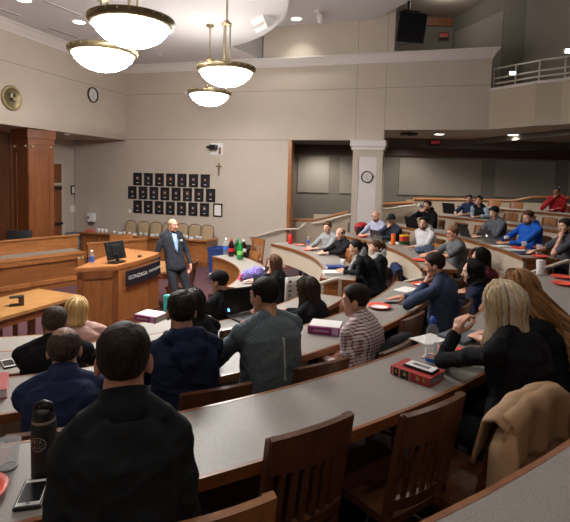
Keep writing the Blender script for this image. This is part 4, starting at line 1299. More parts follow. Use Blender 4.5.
    g.ell(N - xr[1] * .03 - V((0, 0, .035)), (.115 * wsc, .062, .05), Matrix(xr).transposed(), 16, 10)
    cap(g, sh[1], N + xr[0] * .035 + V((0, 0, .004)), .052 * wsc, .05); cap(g, sh[-1], N - xr[0] * .035 + V((0, 0, .004)), .052 * wsc, .05)
    for s in (1, -1):
        S, e, W, *_ = arms[s]
        cap(g, S - zs * .015 - xs * s * .012, S.lerp(e, .5), .056 * (.84 if female else 1) * (.6 + .4 * fat), .050 * (.84 if female else 1))
        if sleeve >= 1:
            cap(g, S.lerp(e, .4), e, .053 * (.84 if female else 1), .046 * (.86 if female else 1)); w_ = e.lerp(W, .93); cap(g, e, w_, .046 * (.86 if female else 1), .033)
        else:
            cap(g, S.lerp(e, .3), S.lerp(e, sleeve), .055, .056)
    gm = remesh(g, voxel, 4)
    folds(gm, fold, seed * 3.7)
    top_o = mesh_obj('shirt', gm, mat or cloth(top_c), root)
    if collar:
        q = MB(); R_ = []
        x, y, z = frame_at(1.0); zc = (hc - N).normalized()
        for (rr, hh) in ((.05, -.07), (.074, -.035), (.071, .005), (.062, .042), (.057, .044), (.056, .01)):
            R_.append([N + zc * (hh + .012 - .018 * sin(a)) + x * rr * cos(a) * (.92 if female else 1) + y * rr * sin(a) * .95 for a in [2 * pi * i / 28 for i in range(28)]])
        q.ring_loft(R_, False, False); q.build('collar', collar, root, True)
    if hood:
        q = MB(); x, y, z = frame_at(.95)
        for i in range(17):
            a = radians(150 + 240 * i / 16)
            k = max(0, -sin(a))
            p = N + x * .088 * cos(a) * wsc + y * .088 * sin(a) + V((0, 0, .004 + .016 * k))
            q.ell(p, (.03, .032, .034 + .012 * k), None, 12, 8)
        q.ell(N + y * -.105 + V((0, 0, -.05)), (.1, .036, .06), None, 14, 10)
        q.ell(N + y * -.12 + V((0, 0, -.1)), (.06, .03, .06), None, 14, 10)
        hm_ = remesh(q, .01, 5); folds(hm_, .006, seed + 5, 14); mesh_obj('hood', hm_, hood, root)
    # trousers and shoes
    if legs:
        q = MB(); q.ell(P + V((0, 0, -.01)), (.168 * wsc, .135, .1), None, 18, 12)
        for s in (1, -1):
            cap(q, hips[s], kn[s], .083, .063); cap(q, kn[s], an[s], .061, .05)
        if not stand:
            pass
        pm = remesh(q, .012, 4); folds(pm, .004, seed)
        if not stand:
            for v in pm.vertices:
                if v.co.z < .462 and v.co.y < .3: v.co.z = .462
        mesh_obj('trousers', pm, cloth(pants_c), root)
        for s in (1, -1):
            q = MB(); a = an[s]; q.ell((a.x, a.y + .06, .045), (.045, .13, .05), None, 14, 8); q.ell((a.x, a.y - .02, .06), (.04, .055, .06), None, 12, 8)
            sm_ = remesh(q, .01, 2)
            for v in sm_.vertices: v.co.z = max(v.co.z, .004)
            mesh_obj('shoe', sm_, M['black_soft'], root)
    if hair: hair(hm, root)
    if beard:
        shell('beard', mask_beard, lambda p: .004 + .007 * sm01((-.07 - p.z) / .04), hm, beard, root, .002, 60, seed)
    if glasses:
        q = MB()
        for s in (-1, 1):
            pts = [hm @ V((s * .033 + .022 * cos(a), .098 - .012 * abs(cos(a) * .5), .012 + .017 * sin(a))) for a in [2 * pi * i / 16 for i in range(17)]]
            q.tube(pts, .0022, 6); q.tube([hm @ V((s * .055, .09, .016)), hm @ V((s * .076, .05, .015)), hm @ V((s * .08, -.01, .006))], .0014, 6)
        q.tube([hm @ V((-.011, .1, .016)), hm @ V((.011, .1, .016))], .0014, 6)
        q.build('glasses', M['black'], root, True)
    root['_n'] = 0; del root['_n']
    return dict(root=root, hs=hs, hm=hm, N=N, spine=spine, frame=frame_at, arms=arms, sh=sh, hc=hc, shirt=top_o)
def short_hair(mat, t=.012, side_t=None, seed=0, bump=.003, thin=None, **kw):
    st = side_t if side_t is not None else t * .6
    def f(hm, root):
        if thin:
            k2 = dict(kw); k2['bald'] = 0; k2['nape'] = -.03; shell('thin_hair', mask_short(**k2), lambda p: .0035, hm, thin, root, .001, 60, seed)
        shell('hair', mask_short(**kw), lambda p: st + (t - st) * sm01((p.z - .03) / .05), hm, mat, root, bump, 45, seed)
    return f
# ------------------------------------------------------------------ the people in the room
H_black = hairmat('hair_black', rgb(16, 13, 13), rgb(36, 30, 28))
H_dark = hairmat('hair_dark_brown', rgb(26, 19, 16), rgb(54, 40, 32))
H_brown = hairmat('hair_brown', rgb(58, 40, 28), rgb(96, 68, 48))
H_sandy = hairmat('hair_sandy', rgb(96, 70, 50), rgb(132, 100, 74))
H_thin = hairmat('hair_thin_brown', rgb(52, 42, 36), rgb(84, 70, 60))
H_ginger = hairmat('beard_ginger', rgb(130, 78, 50), rgb(168, 108, 74))
H_stub = hairmat('short_beard', rgb(58, 42, 34), rgb(104, 78, 62), .6, 60, 30)
T_thin = hairmat('thinning_hair', rgb(120, 92, 76), rgb(168, 128, 106), .55, 30, 20)
T_dark = hairmat('thinning_dark_hair', rgb(74, 58, 50), rgb(112, 88, 74), .55, 30, 20)
U_black = uvhair('long_hair_black', [rgb(14, 12, 12), rgb(34, 28, 27)])
U_dark = uvhair('long_hair_dark', [rgb(34, 24, 20), rgb(70, 50, 40)])
U_brown = uvhair('long_hair_brown', [rgb(62, 42, 30), rgb(116, 82, 58)])
U_blonde = uvhair('long_hair_streaked', [rgb(84, 64, 46), rgb(184, 154, 108), rgb(216, 192, 150), rgb(208, 205, 200), rgb(150, 122, 84)], .5, 28, .2)
U_straw = uvhair('long_hair_straw', [rgb(150, 116, 66), rgb(214, 180, 118), rgb(232, 206, 150)], .4, 16)
U_red = uvhair('long_hair_redblond', [rgb(84, 56, 36), rgb(146, 102, 62), rgb(182, 138, 92)], .4, 18, .8)

def seat(x, y, nr):
    r = sqrt((x - C0[0]) ** 2 + (y - C0[1]) ** 2)
    return max(.03, min(.40, nr + (.2 if nr > 3.5 else .1) - r))
def who(label, k, sec, x, y, z, dface=0, chair_at=None, chair_label=None, oak=None, lean=None, chair_=True, **kw):
    nr = (nearC if sec == 'C' else nearR)[k - 1]
    face = pang(x, y) + 180 + dface
    ln = seat(x, y, nr) if lean is None else lean
    fr = radians(face - 90); fwd = V((-sin(fr), cos(fr), 0))
    px, py = x - fwd.x * ln, y - fwd.y * ln
    rp = sqrt((px - C0[0]) ** 2 + (py - C0[1]) ** 2)
    for key in ('R', 'L'):
        a = kw.get(key)
        if isinstance(a, dict):       # given in world space
            inv = Rz(-fr); o = V((px, py, tz(k)))
            kw[key] = (inv @ (V(a['e']) - o) if a.get('e') else None, inv @ (V(a['w']) - o), inv @ V(a['d']), inv @ V(a['n']), a['pose'])
    res = person(label, (x, y, z), tz(k), face, lean=ln, edge=rp - nr, **kw)
    res['pel'] = (px, py); res['face'] = face
    if chair_:
        fo = -.02 if sec == 'R' else {1: .06, 2: .03}.get(k, -.01)
        cx, cy = chair_at or (px + fwd.x * fo, py + fwd.y * fo)
        chair(cx, cy, k, face, chair_label or ('wooden slat back chair under the ' + label.replace('person ', 'person ')[0:]), oak if oak is not None else sec == 'R')
    return res
K_black, K_navy = (26, 27, 30), (30, 37, 58)
def longh(mat, **k): return lambda hm, root: long_hair(hm, mat, root, **k)

# nearest man
pA = who('person in a black jacket seen from behind, largest in the left foreground', 4, 'C', -.42, 1.25, 2.01, -6, chair_=False, lean=.09, voxel=.007, top_c=(34, 36, 38), pants_c=(30, 30, 36), skin_c=(196, 138, 112),
    hair=short_hair(H_dark, .010, .005, nape=-.062, front=.08), collar=cloth((28, 29, 31)), wsc=.76, hs=.86, fat=1.14, yaw=-6, R='lap', L='lap', hide_face=True, fold=.008, seed=1)
chair(*pol(6.66 - .27, -62.9).xy, 4, 116, 'honey brown wooden chair top behind the black jacketed man, at the bottom edge', True, 'wooden slat back chairs')
pB = who('person with thinning hair in a navy shirt, left, directly behind the bottle', 3, 'C', -1.02, 2.20, 1.68, -4, voxel=.008, top_c=(38, 46, 76), skin_c=(205, 150, 126), hair=short_hair(H_thin, .007, .009, bald=.8, nape=-.06, thin=T_thin), collar=cloth((44, 52, 84)),
    R='chin', wsc=.98, fat=1.08, hide_face=True, fold=.008, seed=2, chair_label='slat back chair of the man in the navy shirt at left', slump=.8)
pC = who('person in a black suit at the left edge, in front of the navy shirted man', 2, 'C', -1.44, 2.98, 1.56, -6, voxel=.009, top_c=(24, 24, 27), skin_c=(200, 146, 122), hair=short_hair(H_thin, .008, .009, bald=.4, nape=-.06, thin=T_dark), hide_face=True,
    collar=cloth((24, 24, 27)), wsc=1.08, seed=3, chair_label='slat back chair of the man in the black suit')
pD = who('person with straw blonde hair in a pale pink top beside the lectern', 1, 'C', -1.69, 3.89, 1.37, -4, voxel=.009, top_c=(206, 168, 156), hair=longh(U_straw, length=.13, a0=-135, a1=135, flare=.02, seed=4, locks=60, thick=.02), female=True, hide_face=True, wsc=1.2, seed=4,
    roll=6, chair_label='slat back chair of the woman in the pale pink top')
pE = who('person in a navy hoodie with dark hair, in front of the purple and white book', 3, 'C', -.52, 2.42, 1.81, -4, voxel=.007, top_c=(32, 40, 66), skin_c=(198, 142, 116), hair=short_hair(H_dark, .014, .007, bump=.006, nape=-.06), hood=cloth((34, 42, 70)), wsc=.95, fat=1.08, yaw=-4,
    hide_face=True, fold=.009, seed=5, chair_at=tuple(pol(5.37, -58.9).xy), chair_label='dark slat back chair right behind the navy hoodie, showing its top rail')
pF = who('person with long black hair mostly hidden beyond the navy hoodie', 2, 'C', -.66, 3.46, 1.57, -2, voxel=.009, top_c=(26, 26, 28), hair=longh(U_black, length=.22, seed=6, locks=40), female=True, hide_face=True, seed=6, chair_=False, chair_label='slat back chair of the woman with long black hair')
def cap_hat(hm, root):
    mf = lambda p: min((p.z - interp(p.y, [(-.12, .005), (0, .03), (.09, .055)])) / .01, 9)
    o = shell('baseball_cap', mf, lambda p: .016, hm, cloth((24, 24, 27)), root, .001, 20, 1)
    mb = MB(); R_ = []
    for e in (0, .004):
        R_.append([hm @ V((.062 * cos(a), .075 + .085 * sin(a), .052 - .02 * sin(a) + e)) for a in [pi * i / 14 for i in range(15)]])
    mb.ring_loft(R_); mb.build('visor', cloth((24, 24, 27)), o)
    mb = MB(); mb.ell(hm @ V((0, .094, .088)), (.03, .012, .022), hm.to_3x3() @ Rx(.5), 14, 8); mb.build('front_patch', cloth((220, 218, 214)), o, True)
    shell('hair', mask_short(front=.04, nape=-.06), lambda p: .008, hm, H_black, root)
pG = who('person in a black cap and black t-shirt facing the side table', 1, 'C', -.64, 4.66, 1.47, 14, voxel=.009, top_c=(26, 27, 29), skin_c=(196, 146, 122), hair=cap_hat, yaw=12, wsc=1.04, seed=7, chair_label='dark chair of the man in the black cap')
# grey herringbone top with a pale seam down the back
def mat_herring():
    m, nt, b = _nt('herringbone_knit'); N_ = nt.nodes.new; L = nt.links.new
    tc = N_('ShaderNodeTexCoord'); sp = N_('ShaderNodeSeparateXYZ'); L(tc.outputs['Object'], sp.inputs[0])
    def mth(op, a, bb=None):
        n = N_('ShaderNodeMath'); n.operation = op
        for i, v in enumerate((a, bb)):
            if v is None: continue
            if hasattr(v, 'is_output'): L(v, n.inputs[i])
            else: n.inputs[i].default_value = v
        return n.outputs[0]
    ax = mth('ABSOLUTE', sp.outputs['X'])
    d = mth('ADD', mth('MULTIPLY', ax, .9), sp.outputs['Z'])
    s = mth('SINE', mth('MULTIPLY', d, 430.0))
    r = N_('ShaderNodeMapRange'); L(s, r.inputs[0]); r.inputs[1].default_value = -1; r.inputs[2].default_value = 1
    mx = N_('ShaderNodeMix'); mx.data_type = 'RGBA'; L(r.outputs[0], mx.inputs[0])
    mx.inputs[6].default_value = (*rgb(80, 90, 98), 1); mx.inputs[7].default_value = (*rgb(104, 116, 122), 1)
    # seam on the back: |x - .02| < .006, y < 0, z in range
    sx = mth('LESS_THAN', mth('ABSOLUTE', mth('SUBTRACT', sp.outputs['X'], .012)), .005)
    zz = mth('MULTIPLY', mth('GREATER_THAN', sp.outputs['Z'], .80), mth('LESS_THAN', sp.outputs['Z'], 1.03))
    k = mth('MULTIPLY', mth('MULTIPLY', sx, zz), mth('LESS_THAN', sp.outputs['Y'], .05))
    m2 = N_('ShaderNodeMix'); m2.data_type = 'RGBA'; L(k, m2.inputs[0]); L(mx.outputs[2], m2.inputs[6]); m2.inputs[7].default_value = (*rgb(190, 196, 196), 1)
    L(m2.outputs[2], b.inputs['Base Color']); b.inputs['Roughness'].default_value = .85
    return m
pH = who('person in a grey patterned long sleeve top with short black hair, centre', 3, 'C', -.11, 2.71, 1.83, -2, voxel=.007, mat=mat_herring(), skin_c=(188, 136, 108), hair=short_hair(H_black, .011, .006, nape=-.05), R='chin',
    L=dict(w=(-.42, 2.93, 1.285), d=(-.8, .25, 0), n=(0, 0, -1), pose='relaxed'), yaw=22, wsc=1.06, fat=1.05, fold=.006, seed=8, chair_=False, chair_label='slat back chair of the man in the grey patterned top')
pI = who('person with long straight brown hair seen from behind, in front of the checked shirt', 2, 'C', .22, 4.24, 1.51, -2, voxel=.009, top_c=(28, 28, 31), hair=longh(U_dark, length=.27, a0=-155, a1=155, thick=.022, seed=9, flare=.02), female=True, hide_face=True, seed=9, chair_label='slat back chair of the woman with long straight brown hair')
def mat_check():
    m, nt, b = _nt('checked_cotton'); N_ = nt.nodes.new; L = nt.links.new
    tc = N_('ShaderNodeTexCoord'); sp = N_('ShaderNodeSeparateXYZ'); L(tc.outputs['Object'], sp.inputs[0])
    def mth(op, a, bb=None):
        n = N_('ShaderNodeMath'); n.operation = op
        for i, v in enumerate((a, bb)):
            if v is None: continue
            if hasattr(v, 'is_output'): L(v, n.inputs[i])
            else: n.inputs[i].default_value = v
        return n.outputs[0]
    xy = mth('ADD', sp.outputs['X'], mth('MULTIPLY', sp.outputs['Y'], .8))
    a = mth('GREATER_THAN', mth('SINE', mth('MULTIPLY', xy, 300.0)), .15)
    c = mth('GREATER_THAN', mth('SINE', mth('MULTIPLY', mth('ADD', sp.outputs['Z'], mth('MULTIPLY', sp.outputs['Y'], .25)), 300.0)), .15)
    mx = N_('ShaderNodeMix'); mx.data_type = 'RGBA'; L(mth('MULTIPLY', mth('ADD', a, c), .5), mx.inputs[0])
    mx.inputs[6].default_value = (*rgb(226, 218, 218), 1); mx.inputs[7].default_value = (*rgb(120, 56, 74), 1)
    L(mx.outputs[2], b.inputs['Base Color']); b.inputs['Roughness'].default_value = .85
    return m
MCHK = mat_check()
pJ = who('person in a red and white checked shirt looking left, centre', 3, 'C', .47, 3.12, 1.71, 6, voxel=.007, mat=MCHK, skin_c=(212, 160, 136), hair=short_hair(H_dark, .015, .008, nape=-.055, side=-.002), collar=MCHK, yaw=30, wsc=.92, R='lap', L='lap', seed=10, hair_c=H_dark,
    chair_label='slat back chair with a black jacket over it, behind the checked shirt')
pK = who('person in a blue grey blazer resting his chin on his hand', 3, 'C', 1.34, 4.28, 1.75, 4, voxel=.008, top_c=(60, 72, 98), skin_c=(206, 152, 126), hair=short_hair(H_dark, .022, .007, nape=-.05, side=-.002), L='chin', collar=cloth((50, 60, 84)), hair_c=H_brown, beard=None,
    wsc=1.06, fat=1.06, yaw=12, pitch=14, seed=11, chair_at=tuple(pol(5.40, -33.2).xy), chair_label='slat back chair behind the man in the blue grey blazer')
pL = who('person with wavy dark hair in a navy top, behind the blue grey blazer', 3, 'C', 1.80, 4.55, 1.65, 4, voxel=.009, lean=.05, top_c=(32, 38, 62), skin_c=(206, 160, 136), hair=longh(U_black, length=.12, a0=-128, a1=128, wave=1, flare=.035, seed=12, thick=.025), female=True, yaw=14, seed=12, R='lap', L='lap', chair_=False, chair_label='slat back chair of the woman with wavy dark hair')
def tail_hair(mat, umat, bun=False, ln=.3):
    def f(hm, root):
        h = shell('hair', mask_short(front=.075, nape=-.06, side=-.0), lambda p: .014, hm, mat, root, .002)
        mb = MB(); pts = [hm @ V((0, -.1, .05)), hm @ V((0, -.15, .045)), hm @ V((.005, -.17, -.02)), hm @ V((.01, -.15, -.12)), hm @ V((.015, -.14, -.02 - ln * .7)), hm @ V((.012, -.13, -.02 - ln))]
        mb.tube(pts, [.022, .032, .036, .034, .026, .006], 12); mb.build('ponytail', mat, h, True)
    return f
pM = who('person with long black hair at the aisle end, beyond the wavy haired woman', 3, 'C', 2.16, 5.25, 1.67, 4, voxel=.01, lean=.05, top_c=(92, 34, 44), skin_c=(196, 148, 124), hair=longh(U_black, length=.26, a0=-140, a1=140, seed=13, thick=.02), female=True, yaw=12, seed=13, R='lap', L='lap', chair_=False, chair_label='slat back chair at the aisle end of the third centre desk')
pN = who('person with streaked blonde bob hair in a black sweater, hand raised', 4, 'C', 1.05, 2.26, 1.925, 2, lean=.1, voxel=.006, top_c=(22, 22, 25), skin_c=(214, 160, 138), hair=longh(U_blonde, length=.235, a0=-142, a1=142, thick=.02, flare=.016, seed=14, locks=240), female=True, yaw=14, pitch=4,
    L=dict(e=(.83, 2.44, 1.47), w=(.925, 2.5, 1.60), d=(.25, .05, .9), n=(.9, .3, -.25), pose='pinch'), wsc=1.16, seed=14, hair_c=H_brown, hide_face=False, chair_=False, chair_label='', fold=.008)
pO = who('person with very long red blonde hair leaning in at the right', 4, 'C', 1.37, 2.78, 1.885, 0, voxel=.008, top_c=(24, 24, 27), skin_c=(214, 164, 142), hair=longh(U_red, length=.46, a0=-150, a1=150, thick=.024, wave=4.0, flare=.06, seed=15, locks=200, drop=V((.1, -.62, -1))), female=True, roll=14, yaw=20, wsc=1.1, seed=15, hide_face=True, chair_label='wooden chair under the woman with very long red blonde hair')

chair(*pol(6.44, -51.9).xy, 4, 128.1, 'wooden chair under the tan coat and the blonde woman', False)
# right section
pP = who('person with long brown hair behind the purple bag, hand at her mouth', 1, 'R', -.14, 6.50, 1.33, 2, voxel=.009, top_c=(26, 26, 29), skin_c=(216, 172, 150), hair=longh(U_brown, length=.28, a0=-128, a1=128, seed=16, thick=.02), female=True, L='chin', yaw=8, seed=16, chair_label='oak chair of the girl behind the purple bag')
pQ = who('person in a pale grey sweatshirt with crossed arms at the far desk end', 2, 'R', .80, 8.92, 1.59, 14, top_c=(150, 150, 152), skin_c=(216, 166, 142), hair=short_hair(H_brown, .022, .008, side=-.0), hair_c=H_brown, yaw=18, pitch=4, seed=17, chair_label='oak chair of the young man in the pale grey sweatshirt')
pS = who('person with bald crown in a black jacket leaning on the desk', 2, 'R', .97, 8.35, 1.54, 10, top_c=(34, 34, 37), skin_c=(218, 166, 142), hair=short_hair(H_brown, .007, .008, bald=1.0, side=-.0), hair_c=H_brown, collar=cloth((30, 30, 34)), yaw=14, pitch=10, seed=18, chair_label='oak chair of the bald man in the black jacket')
def scarf(res, c, c2=None):
    N = res['N']; x, y, z = res['frame'](1.0); mb = MB()
    for j, (rr, h, tr) in enumerate(((.088, -.015, .03), (.08, .025, .026))):
        pts = [N + x * rr * cos(a) + y * rr * 1.05 * sin(a) + V((0, 0, h + .012 * sin(3 * a + j) - .02 * sin(a))) for a in [2 * pi * i / 22 for i in range(23)]]
        mb.tube(pts, [tr * (1 + .15 * sin(5 * i)) for i in range(23)], 10)
    mb.tube([N + y * .1 + V((.04, 0, -.03)), N + y * .15 + V((.05, 0, -.12)), N + y * .17 + V((.05, 0, -.24))], [.03, .034, .03], 10, flat=1.0)
    me = remesh(mb, .008, 3); folds(me, .004, 3, 20); mesh_obj('scarf', me, plain('scarf_knit', rgb(*c), .95, bump=.4, bscale=160, var=.35, vscale=60), res['root'])
pT = who('person in a black coat and grey scarf, hands clasped at the desk end', 2, 'R', .98, 6.6, 1.56, 2, lean=.32, voxel=.009, top_c=(24, 24, 27), skin_c=(212, 164, 142), hair=tail_hair(H_black, U_black, ln=.16), female=True, yaw=6, pitch=8, seed=19, wsc=1.12, fat=1.15, hair_c=H_black, chair_label='oak chair with a navy jacket over it, of the woman with the grey scarf')
scarf(pT, (140, 142, 146))
pU = who('person with a brown ponytail and patterned scarf behind the black coated woman', 2, 'R', 1.40, 7.35, 1.465, 2, lean=.04, top_c=(26, 26, 29), skin_c=(212, 164, 142), hair=tail_hair(H_brown, U_brown, ln=.26), female=True, yaw=4, seed=20, R='lap', L='lap', hair_c=H_brown, chair_=False, chair_label='oak chair of the woman with the brown ponytail')
scarf(pU, (168, 166, 166))
pV = who('person in a lavender shirt with bald head and ginger beard', 3, 'R', 1.85, 9.75, 1.76, 12, top_c=(176, 178, 204), skin_c=(224, 168, 144), collar=cloth((184, 186, 210)), beard=H_ginger, hair_c=H_ginger, yaw=14, pitch=10, glasses=True, seed=21, chair_label='oak chair of the bald man in the lavender shirt')
def cap_dark(hm, root):
    mf = lambda p: min((p.z - interp(p.y, [(-.12, .01), (0, .03), (.09, .05)])) / .01, 9)
    c_ = cloth((30, 42, 40)); o = shell('baseball_cap', mf, lambda p: .017, hm, c_, root, .001, 20, 1)
    mb = MB(); R_ = []
    for e in (0, .005): R_.append([hm @ V((.066 * cos(a), .078 + .08 * sin(a), .05 - .022 * sin(a) + e)) for a in [pi * i / 14 for i in range(15)]])
    mb.ring_loft(R_); mb.build('visor', c_, o)
    mb = MB(); mb.ell(hm @ V((0, .097, .078)), (.014, .006, .012), hm.to_3x3(), 10, 6); mb.build('cap_badge', cloth((170, 150, 90)), o, True)
    shell('hair', mask_short(front=.03, nape=-.06), lambda p: .009, hm, H_dark, root)
pW = who('person in a dark cap and dark jacket, hand raised to his face', 3, 'R', 2.06, 9.29, 1.73, 10, top_c=(48, 54, 66), skin_c=(206, 156, 130), hair=cap_dark, hair_c=H_dark, R='chin', yaw=12, wsc=1.08, seed=22, chair_label='oak chair of the man in the dark cap')
pX = who('person in a white hoodie with a dark beard', 3, 'R', 2.38, 8.20, 1.78, 20, top_c=(206, 204, 206), skin_c=(206, 156, 132), hair=short_hair(H_black, .014, .005, side=-.0), beard=H_stub, hair_c=H_black, hood=cloth((212, 210, 212)), yaw=26, pitch=2, slump=.9, seed=23, R='lap', L='desk', chair_at=None, chair_label='oak chair of the bearded man in the white hoodie')
pY = who('person in a grey t-shirt with short sandy hair and glasses', 3, 'R', 2.51, 7.14, 1.73, 4, voxel=.008, top_c=(104, 106, 110), skin_c=(222, 164, 138), hair=short_hair(H_sandy, .015, .006, side=-.0), hair_c=H_sandy, sleeve=.8, glasses=True, yaw=6, wsc=1.06, seed=24, chair_label='oak chair of the man in the grey t-shirt')
pZ = who('person in a black hoodie drinking from a pale shaker', 4, 'R', 3.03, 10.20, 1.97, 12, top_c=(28, 28, 31), skin_c=(216, 168, 146), hair=short_hair(H_dark, .024, .012, side=-.015, bump=.006), beard=H_stub, hair_c=H_dark, pitch=-6,
    R='drink', yaw=6, seed=25, hood=cloth((28, 28, 31)), chair_label='oak chair of the man drinking')
pa = who('person in a grey sweater typing on a black laptop', 4, 'R', 3.66, 8.41, 1.97, 10, top_c=(92, 97, 104), skin_c=(214, 164, 140), hair=short_hair(H_black, .022, .009, side=-.01), hair_c=H_black, beard=None, yaw=8, pitch=16, seed=26, chair_label='oak chair of the man typing in the grey sweater')
pb = who('person in a bright blue hoodie holding a white cup', 4, 'R', 3.87, 7.64, 1.96, 10, voxel=.008, top_c=(34, 92, 190), skin_c=(216, 166, 142), hair=short_hair(H_brown, .018, .009, side=-.01), beard=H_stub, hair_c=H_brown, hood=cloth((36, 96, 196)), yaw=6, pitch=14, wsc=1.14, fat=1.15, seed=27, chair_label='oak chair of the man in the blue hoodie')
pc = who('person in a dark grey t-shirt with a full beard, chin on hand, right edge', 4, 'R', 3.82, 6.51, 1.93, 4, voxel=.008, top_c=(78, 78, 84), skin_c=(224, 172, 148), hair=short_hair(H_dark, .024, .014, side=-.02), beard=H_dark, hair_c=H_dark, sleeve=.75, L='chin', yaw=8, pitch=6, seed=28, wsc=1.05, chair_label='oak chair of the bearded man at the right edge')
pd = who('person in a navy polo beside a woman in a black vest, far back', 5, 'R', 4.40, 11.5, 2.09, 16, top_c=(46, 58, 92), skin_c=(198, 146, 120), hair=short_hair(H_black, .014, .006, side=-.0), hair_c=H_black, collar=cloth((46, 58, 92)), yaw=16, seed=29, sleeve=.9, chair_label='oak chair of the man in the navy polo')
pe = who('person in a black vest over pale blue sleeves, far back', 5, 'R', 4.33, 10.75, 2.095, 14, top_c=(30, 32, 36), skin_c=(206, 156, 130), hair=tail_hair(H_black, U_black, True, .14), female=True, hair_c=H_black, yaw=14, seed=30, chair_label='oak chair of the woman in the black vest')
pf = who('person in a red sweater resting chin on hand, top right', 6, 'R', 6.25, 11.08, 2.33, 12, top_c=(168, 36, 42), skin_c=(170, 116, 92), hair=short_hair(H_black, .012, .007, side=-.0), hair_c=H_black, R='chin', collar=cloth((30, 30, 34)), yaw=14, seed=31, wsc=1.06, chair_label='oak chair of the man in the red sweater')
# pale sleeves of the woman in the vest
for s in (1, -1):
    S, e, W, *_ = pe['arms'][s]; q = MB(); cap(q, S.lerp(e, .05), e, .064, .05); cap(q, e, e.lerp(W, .9), .05, .038)
    mesh_obj('sleeve', remesh(q, .01, 3), cloth((168, 190, 206)), pe['root'])

# the standing speaker, leaning back, hand on the lectern edge
M['suit'] = cloth((46, 48, 55))
spk_top = (-1.87, 7.98, 1.66)
sp = person('person in a dark suit and open blue shirt standing beside the lectern', spk_top, 0, -48, lean=-.12, voxel=.008, mat=M['suit'], pants_c=(42, 44, 50), skin_c=(208, 152, 128), hair=short_hair(H_sandy, .004, .006, bald=1.25, side=.0, nape=-.05),
    hair_c=H_sandy, R=(None, V((.27, -.10, .84)), V((.1, .1, -1)), V((-1, 0, 0)), 'relaxed'), L=(None, V((-.25, .12, .8)), V((0, .1, -1)), V((1, 0, 0)), 'relaxed'), yaw=14, pitch=2, slump=.15, glasses=False, wsc=1.0, seed=40,
    stand=dict(pelvis=.86, kneeR=(.11, .2, .46), kneeL=(-.1, .24, .46), ankR=(.12, .32, .09), ankL=(-.13, .36, .09)))
x_, y_, z_ = sp['frame'](.75)
mb = MB(); R_ = []
for t, w in ((.34, .012), (.5, .03), (.7, .05), (.86, .062), (.97, .058)):
    x, y, z = sp['frame'](t); c = sp['spine'](t); dep = {.34: .135, .5: .138, .7: .137, .86: .118, .97: .082}[t]
    R_.append([c + x * w * k + y * (dep - .02 * k * k) for k in (-1, -.5, 0, .5, 1)])
mb.grid(R_); me_o = mb.build('shirt_front', cloth((150, 178, 220)), sp['root'], True)
md = me_o.modifiers.new('s', 'SOLIDIFY'); md.thickness = .012
for s in (-1, 1):
    mb = MB(); R_ = []
    for t, w in ((.34, .012), (.5, .03), (.7, .052), (.86, .066), (.97, .062)):
        x, y, z = sp['frame'](t); c = sp['spine'](t); dep = {.34: .14, .5: .143, .7: .138, .86: .115, .97: .08}[t]
        R_.append([c + x * s * (w + k) + y * (dep - .02 - abs(k) * .35) for k in (0, .022, .05 * (1 if t > .6 else .5))])
    mb.grid(R_); lo_ = mb.build('lapel', cloth((40, 42, 48)), sp['root'], True); md = lo_.modifiers.new('s', 'SOLIDIFY'); md.thickness = .014
MB().box(sp['spine'](.7) + x_ * -.1 + y_ * .125, (.045, .012, .03), None, .003).build('pocket_square', M['white'], sp['root'])

# empty chairs -------------------------------------------------------
def ec(r, a, k, label, oak, da=0): chair(*pol(r - .25, a).xy, k, a + 180 + da, label, oak)
ec(6.39, -59.0, 4, 'dark slat back chair pushed in at the long foreground desk, left one', False, 3)
ec(6.5, -54.4, 4, 'dark slat back chair at the long foreground desk below the red book', False)
ec(5.63, -52.3, 3, 'dark chair between the grey patterned top and the checked shirt', False, -6)
ec(5.45, -39.9, 3, 'brown empty slat back chair left of the blue grey blazer', False)
ec(4.38, -49.4, 2, 'dark empty chair below the open black laptop', False)
chair(-.73, 10.2, 1, 230, 'oak chair standing alone against the back wall beyond the soda bottles', True)
ec(3.04, 29, 1, 'oak chair pushed in behind the soda bottles', True)
ec(3.02, 13, 1, 'oak chair beyond the girl with the purple bag', True)
ec(4.36, 12.3, 2, 'oak chair beside the bald man in the black jacket, right of him', True)
ec(4.34, 7.1, 2, 'second oak chair right of the bald man, nearer the black coat', True)
ec(5.68, 5.6, 3, 'oak chair beyond the man in the grey t-shirt', True)
ec(7.3, 17.0, 4, 'oak chair left of the man typing in the grey sweater', True)
ec(7.3, 21.5, 4, 'oak chair right of the drinking man', True)
ec(8.86, 22.9, 5, 'pale oak chair right of the woman in the black vest', True)
ec(8.86, 19.9, 5, 'pale oak chair, middle of the empty row above the blue hoodie', True)
ec(8.8, 16, 5, 'oak chair above the blue hoodie, upper right', True)
ec(8.8, 12.8, 5, 'oak chair in the fifth row near the right edge', True)
ec(10.45, 33, 6, 'oak chair in the top row, left of the pair left of the red sweater', True)
ec(10.45, 29.5, 6, 'oak chair in the top row, directly left of the red sweater', True)
